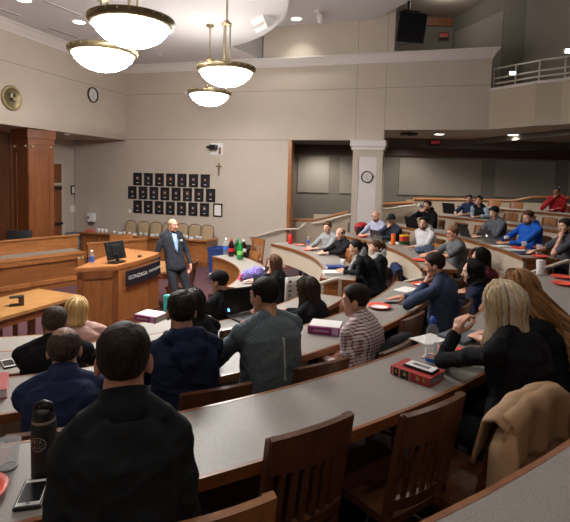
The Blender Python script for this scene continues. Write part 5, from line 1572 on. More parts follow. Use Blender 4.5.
# ------------------------------------------------------------------ things on the desks
def dtop(k): return tz(k) + .7415
def at(x, y, k): return (x, y, dtop(k))
def plate(label, loc, white=True, food=False, r=.105):
    t = thing('paper_plate', label, 'plate', loc, random.uniform(0, 6), 'red paper plates')
    MB().lathe([(.001, .003), (r * .68, .003), (r * .78, .008), (r, .02), (r * 1.0, .023), (r * .76, .012), (r * .66, .006), (.001, .006)], 32).build('rim', M['red_plate'], t, True)
    if white: MB().lathe([(.001, .0065), (r * .62, .0065), (r * .7, .0095)], 28).build('napkin', M['paper'], t, True)
    return t
PL = [('red rimmed paper plate with a white centre, beside the marker pen left of the blazer', .87, 4.26, 3, 1), ('red paper plate cut by the left edge, next to the phone', -.93, 1.375, 4, 0),
      ('red paper plate at the right edge, the farther of the two near the white tumbler', 2.92, 4.98, 4, 0), ('red paper plate at the right edge, the nearer of the two near the white tumbler', 2.74, 4.64, 4, 0),
      ('red paper plate behind the open black laptop in the middle', -.27, 4.20, 2, 0), ('red paper plate at the far end, beside the red bottle', .31, 9.29, 2, 1), ('red paper plate in front of the bald man in black', .45, 8.70, 2, 0),
      ('red paper plate near the aisle end, in front of the grey t-shirt', 1.96, 6.83, 3, 0), ('red paper plate in front of the lavender shirt', 1.55, 9.45, 3, 0),
      ('red paper plate in front of the blue hoodie, farthest right of its papers', 3.88, 7.22, 4, 0), ('red paper plate beside the dark blue folder', 3.42, 6.36, 4, 0), ('red paper plate between the white mug and the folder', 3.5, 7.13, 4, 0),
      ('red paper plate beyond the red book, partly behind the blonde woman', .97, 2.66, 4, 1), ('red paper plate on the third desk by the blazer elbow', 1.52, 5.22, 3, 1)]
for l, x, y, k, wv in PL: plate(l, at(x, y, k), wv)

def book(label, loc, rz, w, d, h, cover, pages, spine_extra=None, group=None):
    """spine along local x at -y side"""
    t = thing('book', label, 'book', loc, rz, group)
    m = MB(); m.box((0, 0, .0025), (w, d, .005), None, .001); m.box((0, 0, h - .0025), (w, d, .005), None, .001); m.box((0, -d / 2 + .003, h / 2), (w, .007, h), None, .003); m.build('cover', cover, t)
    MB().box((0, .004, h / 2), (w - .012, d - .014, h - .01)).build('pages', pages, t)
    return t
M['red_cover'] = plain('red_leather', rgb(168, 54, 52), .5, bump=.1)
M['purple'] = plain('purple_cover', rgb(128, 36, 96), .45)
M['gold'] = plain('gold_print', rgb(190, 160, 96), .4, .4)
b = book('thick red law book with black bands, a phone lying on top, on the foreground desk', at(.69, 2.36, 4), radians(-45), .245, .175, .048, M['red_cover'], plain('page_edge_grey', rgb(150, 160, 172), .8)); b.scale = (.9, .9, .9)
for x, w_ in ((-.085, .03), (-.03, .055)): MB().box((x, -.0885, .024), (w_, .003, .044)).build('spine_band', M['black'], b)
for x, s_ in ((-.085, .012), (-.03, .02), (.05, .018), (.085, .012)):
    o = MB(); o.box((x, -.0905, .024), (s_, .002, .012)); o.box((x, -.0905, .036), (s_ * .7, .002, .004)); o.build('gilt_mark', M['gold'], b)
for x in (-.105, -.063, 0.0): MB().box((x, -.0895, .024), (.01, .002, .046)).build('spine_rib', plain('salmon_band', rgb(196, 120, 96), .5), b)
o = MB(); o.box((-.07, .02, .0485), (.022, .12, .001)); o.build('title_block', M['black'], b)
def phone(label, loc, rz, white=True, flip=False):
    t = thing('phone', label, 'phone', loc, rz)
    MB().box((0, 0, .0055), (.082, .158, .011), None, .005).build('case', M['black'], t)
    MB().box((0, 0, .0114), (.07, .146, .003), None, .001).build('face', M['white'] if white else M['black'], t)
    MB().box((0, 0, .0132), (.064, .112, .001)).build('screen', M['screen'], t) if not flip else MB().box((0, 0, .0132), (.03, .09, .0006)).build('lettering', M['steel'], t)
    if not flip: MB().lathe([(.001, 0), (.006, 0)], 14, Matrix.Translation((0, -.064, .0133))).build('home_button', M['steel'], t)
    return t
phone('white backed phone lying on the red law book', (.705, 2.35, dtop(4) + .0455), radians(-45 - 90), True, True)
phone('phone with white border lying on the near desk at lower left', at(-.748, 1.395, 4), radians(14)).scale = (.95, .84, 1)
phone('white phone at the left edge in front of the black suit', at(-1.87, 3.2, 2), radians(40))

# black insulated bottle with a round emblem
t = thing('insulated_bottle', 'tall black insulated bottle with a round lettered emblem, lower left', 'bottle', at(-.765, 1.5, 4), 0)
t.scale = (1, 1, .9)
M['matte_black'] = plain('matte_black', rgb(20, 20, 21), .55)
M['emblem'] = plain('emblem_grey', rgb(160, 150, 136), .6)
MB().lathe([(.001, 0), (.036, 0), (.0385, .004), (.0385, .19), (.036, .2), (.033, .203), (.001, .203)], 36).build('body', M['matte_black'], t, True)
lid = MB().lathe([(.034, .2), (.0345, .215), (.032, .235), (.024, .25), (.001, .253)], 32).build('lid', M['black'], t, True)
MB().lathe([(.0352, .203), (.0356, .208), (.0352, .213)], 32).build('lid_ring', M['emblem'], lid, True)
o = MB(); o.tube([(-.03, 0, .236), (-.022, 0, .262), (0, 0, .272), (.02, 0, .266), (.03, 0, .24)], .009, 10); o.ell((.008, 0, .258), (.02, .014, .014)); o.build('carry_loop', M['black'], lid, True)
def wrap(p, R, a0): 
    a = a0 + p[0] / R
    return V((R * sin(a) * 1, -R * cos(a), p[1]))
def emblem(parent, R, a0, zc, rad):
    mb = MB(); n = 40
    G = [[wrap((rr * cos(2 * pi * i / n), zc + rr * sin(2 * pi * i / n)), R, a0) for i in range(n)] for rr in (rad * .9, rad)]
    mb.grid(G, True)
    for s in (-1, 1):
        for horiz in (0, 1):
            q = [(s * rad * .12, -rad * .035), (s * rad * .8, -rad * .035), (s * rad * .8, rad * .035), (s * rad * .12, rad * .035)]
            if horiz: q = [(b_, a_) for a_, b_ in q]
            mb.quad(*[wrap((a_, zc + b_), R, a0) for a_, b_ in q])
    mb.build('emblem', M['emblem'], parent)
    for ch, dx, dz_ in (('B', -.38, .38), ('R', .38, .38), ('S', -.38, -.4), ('C', .38, -.4)):
        p = wrap((dx * rad, zc + dz_ * rad), R, a0); a = a0 + dx * rad / R
        text_mesh('letter', ch, rad * .62, M['emblem'], parent, frameM(p, (cos(a), sin(a), 0), (0, 0, 1)), .0004)
emblem(t, .0391, radians(-2), .135, .026)
# clear cup at the left edge
t = thing('plastic_cup', 'clear plastic cup cut by the left edge of the picture', 'cup', at(-.905, 1.535, 4))
MB().lathe([(.001, .002), (.03, .002), (.040, .086), (.042, .088), (.0385, .088), (.0285, .006), (.001, .006)], 28).build('wall', M['glass'], t, True)
MB().lathe([(.024, .0), (.031, .0), (.031, .004), (.024, .004), (.024, 0)], 24).build('base_ring', M['steel'], t, True)
# tall water bottle
t = thing('water_bottle', 'tall clear water bottle with blue cap beside the red book', 'bottle', at(.80, 2.50, 4), .4)
MB().lathe([(.001, 0), (.031, 0), (.034, .006), (.034, .175), (.031, .2), (.015, .228), (.0145, .24), (.001, .24)], 28).build('body', M['pet'], t, True)
MB().lathe([(.0155, .232), (.0165, .236), (.0165, .252), (.012, .256), (.010, .268), (.001, .268)], 20).build('cap', plain('bottle_cap_blue', rgb(40, 80, 190), .4), t, True)
MB().lathe([(.0345, .03), (.0345, .05)], 28).build('label', M['blue_label'], t, True)
m = MB()
for z0, z1, a0, a1 in ((.06, .12, -.5, .6), (.055, .1, 2.4, 3.4)):
    m.grid([[(.0346 * cos(a0 + (a1 - a0) * i / 10), .0346 * sin(a0 + (a1 - a0) * i / 10), z) for i in range(11)] for z in (z0, z1)])
m.build('label_patch', M['white'], t)
MB().lathe([(.001, .004), (.0325, .004), (.0325, .11), (.001, .11)], 24).build('water', glass('water', (.8, .9, .98), .02, .12), t, True)
# napkin, papers, pad
def crumple(name, label, loc, r, h, mat, cat='napkin', seed=0):
    t = MB(); G = []
    for j in range(8):
        th = pi / 2 * j / 7
        G.append([V((r * cos(th) * cos(a) * (1 + .3 * noise.noise(V((cos(a) * 2, sin(a) * 2, j * .6 + seed)))), r * cos(th) * sin(a) * (1 + .3 * noise.noise(V((sin(a) * 2, cos(a) * 2, j * .5 + seed)))), h * sin(th) * (1 + .5 * noise.noise(V((cos(a) * 3, sin(a) * 3, seed + 5)))))) for a in [2 * pi * i / 22 for i in range(22)]])
    for p in G[0]: p.z = 0
    t.grid(G, True); o = t.build(name, mat); o.location = loc
    return tag(o, label, cat)
crumple('napkin', 'crumpled white napkin between the red book and the tall water bottle', at(.865, 2.49, 4), .045, .05, M['paper'])
crumple('napkin', 'crumpled white napkin on the second desk below the black cap', at(-.72, 4.32, 2), .09, .035, M['paper'], seed=3)
def sheet(label, loc, rz, w, d, mat, n=3, name='paper_sheet', cat='paper', th=.0016):
    o = MB()
    for i in range(n): o.box((random.uniform(-.008, .008), random.uniform(-.008, .008), th * (i + .5)), (w, d, th * .98), Rz(random.uniform(-.06, .06)))
    ob = o.build(name, mat); ob.location = loc; ob.rotation_euler = (0, 0, rz); return tag(ob, label, cat)
sheet('white papers beyond the tall water bottle, by the blonde woman', at(.92, 2.93, 4), .6, .2, .14, M['paper'])
sheet('white and red printed sheet by the elbow of the blue grey blazer', at(1.30, 5.0, 3), .8, .24, .16, M['paper'])
o = tag(MB().box((0, 0, .012), (.26, .19, .024), None, .008).build('tablet_sleeve', cloth((94, 100, 108))), 'grey padded sleeve lying on the desk under the blonde woman\'s raised hand', 'sleeve'); o.location = at(1.14, 2.98, 4); o.rotation_euler = (0, 0, .7)
# tumbler, dark cup
def tumbler(label, loc, h, r0, r1, mat, lidm=None, name='tumbler', cat='tumbler'):
    t = thing(name, label, cat, loc)
    MB().lathe([(.001, 0), (r0 * .95, 0), (r0, .004), (r1, h * .96), (r1 * .96, h), (.001, h * (1 if lidm else .97))], 28).build('body', mat, t, True)
    if lidm: MB().lathe([(r1 * 1.02, h * .95), (r1 * 1.03, h), (r1 * .9, h * 1.05), (.001, h * 1.05)], 24).build('lid', lidm, t, True)
    return t
tumbler('tall white tumbler at the right, at the end of the foreground desk', at(2.78, 5.14, 4), .15, .038, .047, M['white'], M['white'])
tumbler('small dark plastic cup beside the tall white tumbler', at(2.90, 5.17, 4), .07, .03, .04, plain('cola_cup', rgb(46, 30, 28), .2), None, 'plastic_cup', 'cup')
# row 3
book('red hardcover book at the left edge, in front of the navy shirt', at(-1.52, 2.43, 3), radians(-62), .24, .17, .05, M['red_cover'], M['paper'])
def white_book(label, loc, rz, w, d, h):
    b = book(label, loc, rz, w, d, h, M['purple'], M['paper'])
    MB().box((.0, .012, h + .0006), (w * .96, d * .86, .001)).build('cover_print', M['paper'], b)
    MB().box((w * .36, -d / 2 - .001, h / 2), (w * .2, .002, h * .9)).build('spine_label', plain('lilac', rgb(186, 150, 186), .5), b)
    o = MB()
    for i in range(9): o.box((-w * .3 + i * .013, -d / 2 - .001, h / 2), (.007, .0015, .012))
    o.build('spine_print', plain('spine_print', rgb(206, 180, 204), .5), b)
    return b
white_book('thick purple and white textbook left of the checked shirt', at(.33, 3.57, 3), radians(-14), .24, .2, .055)
white_book('thick purple and white textbook in front of the navy hoodie', at(-1.2, 4.3, 2), radians(-22), .24, .19, .055)
t = MB().tube([(-.07, 0, .009), (.03, 0, .009), (.055, 0, .009), (.07, 0, .009)], [.009, .009, .007, .004], 12).build('marker_pen', M['black'], None, True); t.location = at(1.02, 4.42, 3); t.rotation_euler = (0, 0, .1); tag(t, 'black marker pen lying beside the red rimmed plate', 'pen')
tumbler('teal bottle between the textbook and the navy hoodie', at(-1.08, 4.42, 2), .19, .034, .036, plain('teal', rgb(40, 168, 164), .4), plain('teal_lid', rgb(60, 186, 180), .4), 'drink_bottle', 'bottle')
def laptop(label, loc, rz, open_deg=105, w=.34, d=.235, body=None, logo=None, screen=None):
    """keyboard towards local -y, screen faces -y"""
    body = body or M['black']; t = thing('laptop', label, 'laptop', loc, rz)
    base = MB().box((0, 0, .009), (w, d, .016), None, .004).build('base', body, t)
    MB().box((0, .02, .0175), (w * .86, d * .5, .002)).build('keyboard', M['black'], base)
    MB().box((0, -.07, .0175), (w * .3, d * .26, .001)).build('touchpad', M['steel'], base)
    R_ = Rx(radians(open_deg - 90) * -1); h = V((0, d / 2, .018))
    MB().box(h + R_ @ V((0, .004, d / 2)), (w, .009, d), R_, .003).build('lid', body, t)
    MB().box(h + R_ @ V((0, -.0015, d / 2)), (w * .93, .003, d * .88), R_).build('screen', screen or M['screen'], t)
    if logo: MB().lathe([(.001, 0), (.016, 0)], 16, Matrix.Translation(h + R_ @ V((0, .0095, d / 2))) @ R_.to_4x4() @ Matrix.Rotation(radians(-90), 4, 'X')).build('lid_badge', logo, t)
    return t
lp = laptop('open black laptop with dark screen on the second desk, centre', at(-.31, 4.44, 2), radians(38), 112, .36, .24)
MB().box((-.15, .13, .06), (.02, .003, .03), Rx(radians(-22))).build('screen_light', emis('blue_icon', (.1, .4, 1), 1.2), lp)
# newspaper leaning by the second desk end
t = thing('newspaper', 'folded newspaper propped up beside the girl with the purple bag', 'newspaper', (.16, 5.95, tz(1)), radians(12))
G = [[V((x, .03 * sin(x * 9) - .06 * z, .62 + z)) for x in [-.15 + .3 * i / 10 for i in range(11)]] for z in (0, .13, .26, .38)]
o = MB().grid(G).build('pages', M['paper'], t, True); md = o.modifiers.new('s', 'SOLIDIFY'); md.thickness = .006
M_np = plain('newsprint', rgb(120, 120, 122), .9)
random.seed(11)
for r in range(6):
    for c in range(3):
        x = -.1 + .1 * c; z = .03 + .058 * r
        MB().box((x, .03 * sin(x * 9) - .06 * z - .005, .62 + z), (random.uniform(.05, .085), .003, random.uniform(.012, .04))).build('print_block', M_np, t)
m = MB(); m.box((0, .03, .31), (.3, .02, .62), None, .004); m.build('stand_board', M['dark_wood'], t)
# front row of the right section
def mat_floral():
    m, nt, b = _nt('floral_quilt'); tc = nt.nodes.new('ShaderNodeTexCoord'); v = nt.nodes.new('ShaderNodeTexVoronoi'); v.inputs['Scale'].default_value = 42
    r = nt.nodes.new('ShaderNodeValToRGB'); e = r.color_ramp.elements; e[0].color = (*rgb(196, 120, 170), 1); e[1].color = (*rgb(108, 102, 172), 1); e[0].position = .15; e[1].position = .45
    k = e.new(.3); k.color = (*rgb(150, 150, 206), 1)
    nt.links.new(tc.outputs['Object'], v.inputs['Vector']); nt.links.new(v.outputs['Distance'], r.inputs['Fac']); nt.links.new(r.outputs['Color'], b.inputs['Base Color']); b.inputs['Roughness'].default_value = .9; return m
t = thing('bag', 'purple floral quilted bag on the front desk of the right section', 'bag', at(-.44, 6.86, 1), radians(24))
q = MB(); q.ell((0, 0, .08), (.19, .11, .085), None, 20, 12); q.ell((.06, .01, .12), (.12, .09, .07), None, 16, 10); q.ell((-.1, 0, .06), (.1, .09, .06), None, 16, 10)
bm_ = remesh(q, .01, 4); folds(bm_, .008, 2, 16)
for v in bm_.vertices: v.co.z = max(v.co.z, .001)
mesh_obj('body', bm_, mat_floral(), t)
q = MB(); q.tube([(-.16, -.03, .08), (-.2, -.06, .1), (-.21, -.04, .05), (-.18, -.02, .03)], .012, 8); q.ell((-.2, -.02, .035), (.035, .03, .03)); q.build('pink_tassel', plain('pink', rgb(220, 90, 140), .8), t, True)
laptop('black laptop opened behind the purple bag', at(-.36, 7.22, 1), radians(-70), 110, .33, .23)
sheet('white papers beside the girl with the purple bag', at(-.28, 7.6, 1), .2, .2, .28, M['paper'])
def soda(label, x, y, liquid, labelc, capc, clear=False):
    return bottle('soda_bottle', label, at(x, y, 1), .32, .055, liquid if not clear else M['pet'], plain('cap', capc, .4), plain('soda_label', labelc, .45), 'bottle', 'soda bottles', None, .28, .5)
cola = plain('cola', rgb(30, 14, 12), .12); greenb = plain('green_pet', rgb(30, 130, 60), .15)
soda('clear water bottle with blue label, leftmost of the soda bottles', -1.1, 9.0, None, rgb(50, 110, 190), rgb(220, 220, 224), True)
soda('dark cola bottle with a red label, second of the soda bottles', -.98, 8.83, cola, rgb(190, 30, 36), rgb(190, 30, 36))
soda('dark green bottle behind the bright green one', -.88, 8.98, plain('dark_green_pet', rgb(24, 70, 42), .15), rgb(40, 100, 60), rgb(40, 140, 70))
soda('bright green lemonade bottle, front of the soda bottles', -.79, 8.53, greenb, rgb(120, 190, 90), rgb(60, 160, 80))
soda('dark bottle with a white and red label, rightmost of the soda bottles', -.75, 8.82, cola, rgb(220, 214, 214), rgb(210, 210, 212))
def bin_(label, loc, w, d, h, mat, bag=None):
    t = thing('bin', label, 'bin', loc, RZB)
    mb = MB(); mb.ring_loft([[(sx * w / 2 * k, sy * d / 2 * k, z) for sx, sy in ((-1, -1), (1, -1), (1, 1), (-1, 1))] for k, z in ((.8, 0), (1, h), (1.06, h), (1.06, h + .03), (.96, h + .03), (.78, .03))]); mb.build('body', mat, t)
    if bag:
        q = MB(); q.lathe([(w * .52, h - .06), (w * .6, h + .02), (w * .54, h + .05), (w * .46, h + .03), (w * .4, h - .08)], 24); me = q.mesh('b', bag, True); folds(me, .012, 1, 14); mesh_obj('liner', me, bag, t)
    return t
bin_('blue recycling bin on the floor behind the soda bottles', (-1.42, 10.6, 0), .42, .4, .78, plain('recycle_blue', rgb(42, 66, 122), .5))
bin_('black lined trash bin right of the blue recycling bin', (-.95, 10.75, 0), .5, .45, .78, M['black'], plain('black_liner', rgb(24, 24, 27), .3))
# second row right
bottle('sport_bottle', 'red sports bottle at the far end of the second right desk', at(.12, 9.45, 2), .22, .045, plain('red_bottle', rgb(206, 34, 36), .35), M['black'])
bottle('water_bottle', 'small clear water bottle in front of the pale grey sweatshirt', at(.46, 9.22, 2), .19, .03, M['pet'], M['white'], M['blue_label'])
book('blue covered book in front of the woman with the grey scarf', at(.76, 7.02, 2), radians(8), .27, .19, .035, plain('blue_cover', rgb(36, 62, 130), .45), M['paper'])
book('white covered book at the aisle end of the second right desk', at(.68, 6.58, 2), radians(4), .26, .18, .035, M['paper'], M['paper'])
tumbler('white paper cup by the blue covered book', at(.90, 7.22, 2), .1, .03, .04, M['white'], None, 'paper_cup', 'cup')
o = sheet('yellow note pad between the white cup and the black coat', at(.93, 7.0, 2), .2, .07, .07, plain('yellow_note', rgb(214, 196, 70), .8), 4, 'note_pad', 'note pad')
# third row right
t = thing('backpack', 'red backpack with a black front standing by the lavender shirt', 'backpack', at(1.62, 10.08, 3), radians(25))
q = MB(); q.ell((0, 0, .12), (.17, .1, .13), None, 18, 12); q.ell((.03, .03, .07), (.17, .1, .08), None, 16, 10); bm_ = remesh(q, .012, 3); folds(bm_, .008, 4, 14)
for v in bm_.vertices: v.co.z = max(v.co.z, .001)
mesh_obj('body', bm_, plain('red_nylon', rgb(178, 30, 40), .7), t)
q = MB(); q.ell((-.02, -.08, .09), (.08, .04, .085), None, 14, 10); q.build('front_pocket', cloth((26, 26, 28)), t, True)
tumbler('dark tumbler in front of the red backpack', at(1.50, 9.78, 3), .17, .034, .036, M['matte_black'], M['black'])
tumbler('second dark tumbler in front of the lavender shirt', at(1.72, 9.30, 3), .15, .034, .036, plain('smoke_cup', rgb(58, 60, 66), .3), M['black'])
laptop('silver laptop in front of the man in the dark cap', at(1.82, 8.88, 3), radians(115), 110, .32, .22, M['steel'], M['white'])
sheet('white papers behind the orange bottle', at(2.02, 8.7, 3), .3, .21, .28, M['paper'])
tumbler('orange bottle on the third right desk', at(1.93, 8.45, 3), .19, .04, .04, plain('orange_bottle', rgb(236, 106, 30), .35), plain('orange_lid', rgb(220, 92, 26), .4), 'drink_bottle', 'bottle')
t = thing('snack_box', 'bright yellow and red snack box right of the orange bottle', 'box', at(2.16, 8.58, 3), .4)
MB().box((0, 0, .03), (.17, .12, .06), None, .015).build('green_base', plain('leaf_green', rgb(60, 96, 50), .6), t)
MB().box((0, 0, .1), (.15, .11, .08), None, .012).build('red_band', plain('snack_red', rgb(206, 60, 44), .5), t)
MB().box((0, 0, .155), (.16, .11, .03), None, .01).build('yellow_top', plain('snack_yellow', rgb(232, 180, 40), .5), t)
sheet('blue and white leaflet in front of the white hoodie', at(2.25, 8.3, 3), .9, .21, .15, plain('leaflet_blue', rgb(120, 140, 186), .7))
# fourth row right
laptop('black laptop in front of the man drinking', at(2.72, 9.85, 4), radians(120), 108, .34, .23)
laptop('black laptop of the man in the grey sweater', at(3.35, 8.55, 4), radians(100), 112, .34, .23)
laptop('silver laptop with a glowing badge left of the blue hoodie', at(3.42, 7.72, 4), radians(100), 112, .33, .23, M['steel'], emis('badge_glow', (.8, .86, 1), 1.5))
t = tumbler('white cup in the hands of the man in the blue hoodie', at(3.55, 7.62, 4), .13, .032, .042, M['white'], None, 'paper_cup', 'cup'); MB().lathe([(.0375, .03), (.041, .09)], 24).build('sleeve', plain('kraft', rgb(120, 86, 60), .8), t, True)
for l, x, y in (('clear plastic cup right of the white cup, by the blue hoodie', 3.62, 7.2), ('clear plastic cup nearest the dark blue folder', 3.7, 6.92)):
    t = thing('plastic_cup', l, 'cup', at(x, y, 4)); MB().lathe([(.001, .002), (.03, .002), (.042, .1), (.04, .1), (.028, .006), (.001, .006)], 24).build('wall', M['glass'], t, True)
    MB().lathe([(.001, .005), (.03, .005), (.034, .05), (.001, .05)], 20).build('drink', plain('pale_drink', rgb(150, 120, 100), .2), t, True)
book('dark blue folder at the aisle end of the fourth right desk', at(3.38, 6.66, 4), radians(6), .32, .24, .015, plain('folder_blue', rgb(38, 52, 84), .5), M['paper'])
sheet('white papers left of the dark blue folder', at(3.4, 7.0, 4), .1, .28, .21, M['paper'])
sheet('open white notes beside the silver laptop', at(3.35, 7.36, 4), .4, .28, .2, M['paper'])
# the shaker at the drinking man's mouth
W_ = pZ['root'].matrix_basis @ (pZ['hm'] @ V((0, .10, -.055))); fz = radians(pZ['face'] - 90); fw = V((-sin(fz), cos(fz), 0))
t = thing('shaker', 'pale shaker held to the mouth of the man in the black hoodie', 'bottle', W_ + fw * .02, 0)
dr = (fw * .9 + V((0, 0, .38))).normalized(); rt = dr.to_track_quat('Z', 'Y').to_matrix().to_4x4()
MB().lathe([(.001, .0), (.018, .0), (.02, .02), (.036, .035), (.038, .04), (.033, .2), (.03, .205), (.001, .205)], 20, rt).build('body', plain('shaker_grey', rgb(196, 196, 200), .35), t, True)
MB().lathe([(.001, -.004), (.021, -.004), (.0375, .03), (.0385, .052), (.037, .053)], 20, rt).build('lid', M['black'], t, True)
# fifth row
laptop('black laptop on the fifth desk left of the pair', at(4.2, 12.0, 5), radians(124), 105, .36, .26)
sheet('small white and red pack on the fifth desk near the black laptop', at(4.25, 11.6, 5), .3, .12, .1, M['paper'], 6, 'tissue_pack', 'pack', .006)
tumbler('white cup in front of the red sweater', at(6.2, 11.2 - .35, 6), .1, .03, .04, M['white'], None, 'paper_cup', 'cup')

# ------------------------------------------------------------------ clothes on chairs
def draped(name, label, cat, loc, face, mat, w, front, back, flare, seed, th=.012, lean=9, crest_z=.885):
    """garment hung over a chair back: local y = -.2 is the chair back, grid over the crest"""
    t = thing(name, label, cat, loc, radians(face - 90))
    nU, nV = 40, 30; G = []
    for j in range(nV + 1):
        v = -front + (front + back) * j / nV
        row = []
        for i in range(nU + 1):
            u = -1 + 2 * i / nU
            k = max(0, v) / back
            wd = w * (1 + flare * k)
            droop = .05 * abs(u) ** 3
            zc = crest_z - droop
            yb = -.2 - math.tan(radians(lean)) * (crest_z - .44)
            fold = (.022 * sin(u * 9 + seed) + .014 * sin(u * 17 + seed * 2)) * (.15 + k)
            nz = .012 * noise.noise(V((u * 3 + seed, v * 6, 0)))
            if v < -.035: p = V((u * wd, yb + .045 + (-.035 - v) * .2, zc - (-.035 - v)))
            elif v > .035: p = V((u * wd, yb - .045 - fold * .8 - .03 * k + (v - .035) * .10 * (1 - k), zc - (v - .035)))
            else:
                a = v / .035 * pi / 2; p = V((u * wd, yb - .045 * sin(a), zc + .03 * cos(a)))
            p.y += nz
            row.append(p)
        G.append(row)
    o = MB().grid(G).build('body', mat, t, True); md = o.modifiers.new('s', 'SOLIDIFY'); md.thickness = th; md.offset = 0
    return t, G
M['tan_coat'] = plain('tan_gabardine', rgb(164, 130, 98), .85, bump=.25, bscale=500, var=.06)
cl = pol(6.64 - .27 + .095, -51.9, tz(4))
cf = -51.9 + 180
t, G = draped('trench_coat', 'tan trench coat hung over a chair back at the lower right', 'coat', (cl.x, cl.y, tz(4)), cf, M['tan_coat'], .25, .2, .66, .25, 1.3, .012, 9, .905)
def overlay(rows, cols, off, name, mat, par):
    Q = [[G[j][i] + V((0, -off, .004)) for i in cols] for j in rows]
    o = MB().grid(Q).build(name, mat, par, True); md = o.modifiers.new('s', 'SOLIDIFY'); md.thickness = .006; md.offset = 0; return o
fl = overlay(range(7, 16), range(2, 38), .016, 'back_flap', M['tan_coat'], t)
q = MB(); c = G[15][20] + V((.0, -.032, .02)); q.lathe([(.001, .005), (.011, .005), (.013, 0)], 18, Matrix.Translation(c) @ Matrix.Rotation(radians(90), 4, 'X')); q.build('button', M['dark_wood'], t, True)
q = MB()
for j in range(15, 29): pass
q.tube([G[j][20] + V((0, -.014, 0)) for j in range(16, 30)], .0025, 6); q.build('back_seam', plain('coat_seam', rgb(120, 92, 68), .9), t, True)
# collar at the crest and the sleeves at the sides
q = MB(); q.tube([G[11][i].lerp(G[9][i], .5) + V((0, .01, .018 + .008 * sin(i))) for i in range(9, 33, 2)], [.012] + [.03] * 10 + [.014], 12, flat=.55); me = q.mesh('c', M['tan_coat'], True); folds(me, .005, 2, 16); mesh_obj('collar', me, M['tan_coat'], t)
for s, ii in ((-1, 1), (1, 39)):
    p = G[9][ii]; q = MB(); q.tube([p + V((-s * .03, .01, .02)), p + V((s * .0, .0, -.05)), p + V((s * .02, -.01, -.18)), p + V((s * .03, -.01, -.34)), p + V((s * .03, .0, -.52))], [.03, .052, .056, .052, .05], 16, flat=.6)
    me = q.mesh('s', M['tan_coat'], True); folds(me, .006, 3 + s, 12); mesh_obj('sleeve', me, M['tan_coat'], t)
    q = MB(); q.tube([p + V((s * .03, -.004, -.46)), p + V((s * .03, -.002, -.49))], .054, 16, flat=.62); q.build('cuff_strap', M['tan_coat'], t, True)
q = MB(); q.tube([G[26][12] + V((0, -.03, 0)), G[25][16] + V((0, -.045, .03)), G[26][20] + V((0, -.04, .0)), G[27][16] + V((0, -.05, -.02)), G[27][12] + V((0, -.03, -.03))], .012, 8, flat=.4); q.tube([G[26][2] + V((0, -.03, 0)), G[25][20] + V((0, -.035, 0)), G[25][38] + V((0, -.03, 0))], .016, 8, flat=.4); q.build('belt', M['tan_coat'], t, True)

jx, jy = pJ['pel']; jf = radians(pJ['face'] - 90)
jc_ = V((jx, jy, 0)) + V((cos(jf), sin(jf), 0)) * .10 + V((-sin(jf), cos(jf), 0)) * .03
draped('jacket', 'black jacket hung over the chair behind the checked shirt', 'jacket', (jc_.x, jc_.y, tz(3)), pJ['face'] + 4, cloth((34, 34, 38)), .22, .1, .42, .15, 4.0, .016, 9, .86)
tx, ty = pT['pel']; tf = radians(pT['face'] - 90)
draped('jacket', 'navy blue jacket hung over the chair of the woman with the grey scarf', 'jacket', (tx - sin(tf) * .015, ty + cos(tf) * .015, tz(2)), pT['face'], cloth((36, 46, 78)), .24, .1, .45, .2, 2.0, .016, 9, .885)
t = thing('denim_jacket', 'blue grey denim jacket heaped on the desk left of the grey t-shirt', 'jacket', at(2.26, 7.62, 3), .4)
q = MB(); q.ell((0, 0, .045), (.2, .12, .05), None, 18, 10); q.ell((.08, .03, .07), (.11, .09, .05), None, 16, 10); q.ell((-.1, -.02, .04), (.1, .08, .045), None, 14, 8); bm_ = remesh(q, .01, 3); folds(bm_, .012, 6, 18)
for v in bm_.vertices: v.co.z = max(v.co.z, .001)
mesh_obj('body', bm_, cloth((74, 88, 108)), t)
q = MB(); q.tube([(-.1, -.09, .03), (.02, -.13, .02), (.16, -.1, .02)], [.035, .032, .03], 10); me = q.mesh('s', cloth((70, 84, 104)), True); folds(me, .006, 1, 20)
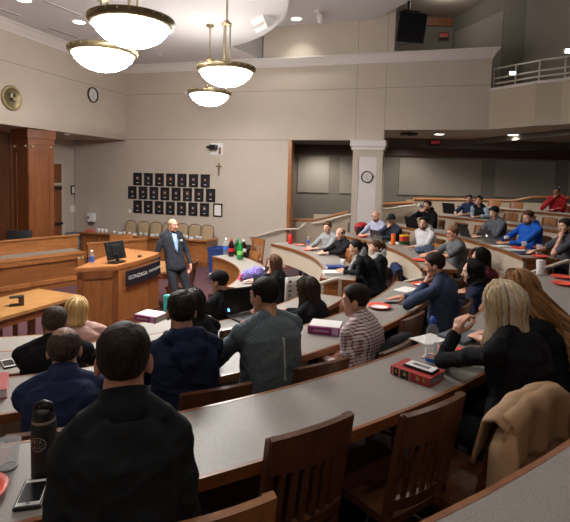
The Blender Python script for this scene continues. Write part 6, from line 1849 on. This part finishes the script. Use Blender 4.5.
for v in me.vertices: v.co.z = max(v.co.z, .001)
mesh_obj('sleeve', me, cloth((70, 84, 104)), t)
# black bag with cords under the foreground desk
t = thing('backpack', 'black backpack with grey cords on the floor under the foreground desk', 'backpack', (*pol(6.05, -53.5).xy, tz(4)), .5)
q = MB(); q.ell((0, 0, .2), (.2, .13, .2), None, 18, 12); q.ell((0, .09, .14), (.15, .08, .13), None, 14, 10); bm_ = remesh(q, .012, 3); folds(bm_, .01, 3, 12)
for v in bm_.vertices: v.co.z = max(v.co.z, .001)
mesh_obj('body', bm_, cloth((26, 26, 30)), t)
for s in (-1, 1): MB().tube([(s * .08, -.1, .36), (s * .05, -.16, .4), (-s * .02, -.17, .33), (s * .06, -.15, .22), (s * .1, -.14, .1)], .006, 6).build('cord', plain('grey_cord', rgb(120, 124, 132), .6), t, True)
# chairs at the counsel table and by the side table
for l, x, y, f in (('dark chair under the side table behind the speaker', -1.85, 8.45, 180),):
    chair(x, y, 0, f, l, False)
# ------------------------------------------------------------------ camera and world
cam = bpy.data.cameras.new('camera')
co = link(bpy.data.objects.new('camera', cam))
cam.sensor_fit = 'HORIZONTAL'; cam.sensor_width = 36
cam.lens = 36 * 480 / 570
cam.shift_x = 0; cam.shift_y = -(261 - 212) / 570
cam.clip_start = .05; cam.clip_end = 200
mt = Rx(radians(90 - 4.2)) @ Rz(radians(1.4))
co.matrix_world = Matrix.Translation((0, 0, 2.41)) @ mt.to_4x4()
scene.camera = co
w = bpy.data.worlds.new('world'); scene.world = w; w.use_nodes = True
w.node_tree.nodes['Background'].inputs[0].default_value = (.9, .92, 1, 1)
w.node_tree.nodes['Background'].inputs[1].default_value = .03
vs = scene.view_settings
scene.display_settings.display_device = 'sRGB'
vs.view_transform = 'Standard'; vs.look = 'None'; vs.gamma = 1; vs.use_curve_mapping = False
vs.exposure = EXPOSURE
scene.cycles.max_bounces = 8
scene.cycles.diffuse_bounces = 4
scene.cycles.use_denoising = True
scene.cycles.sample_clamp_indirect = 6
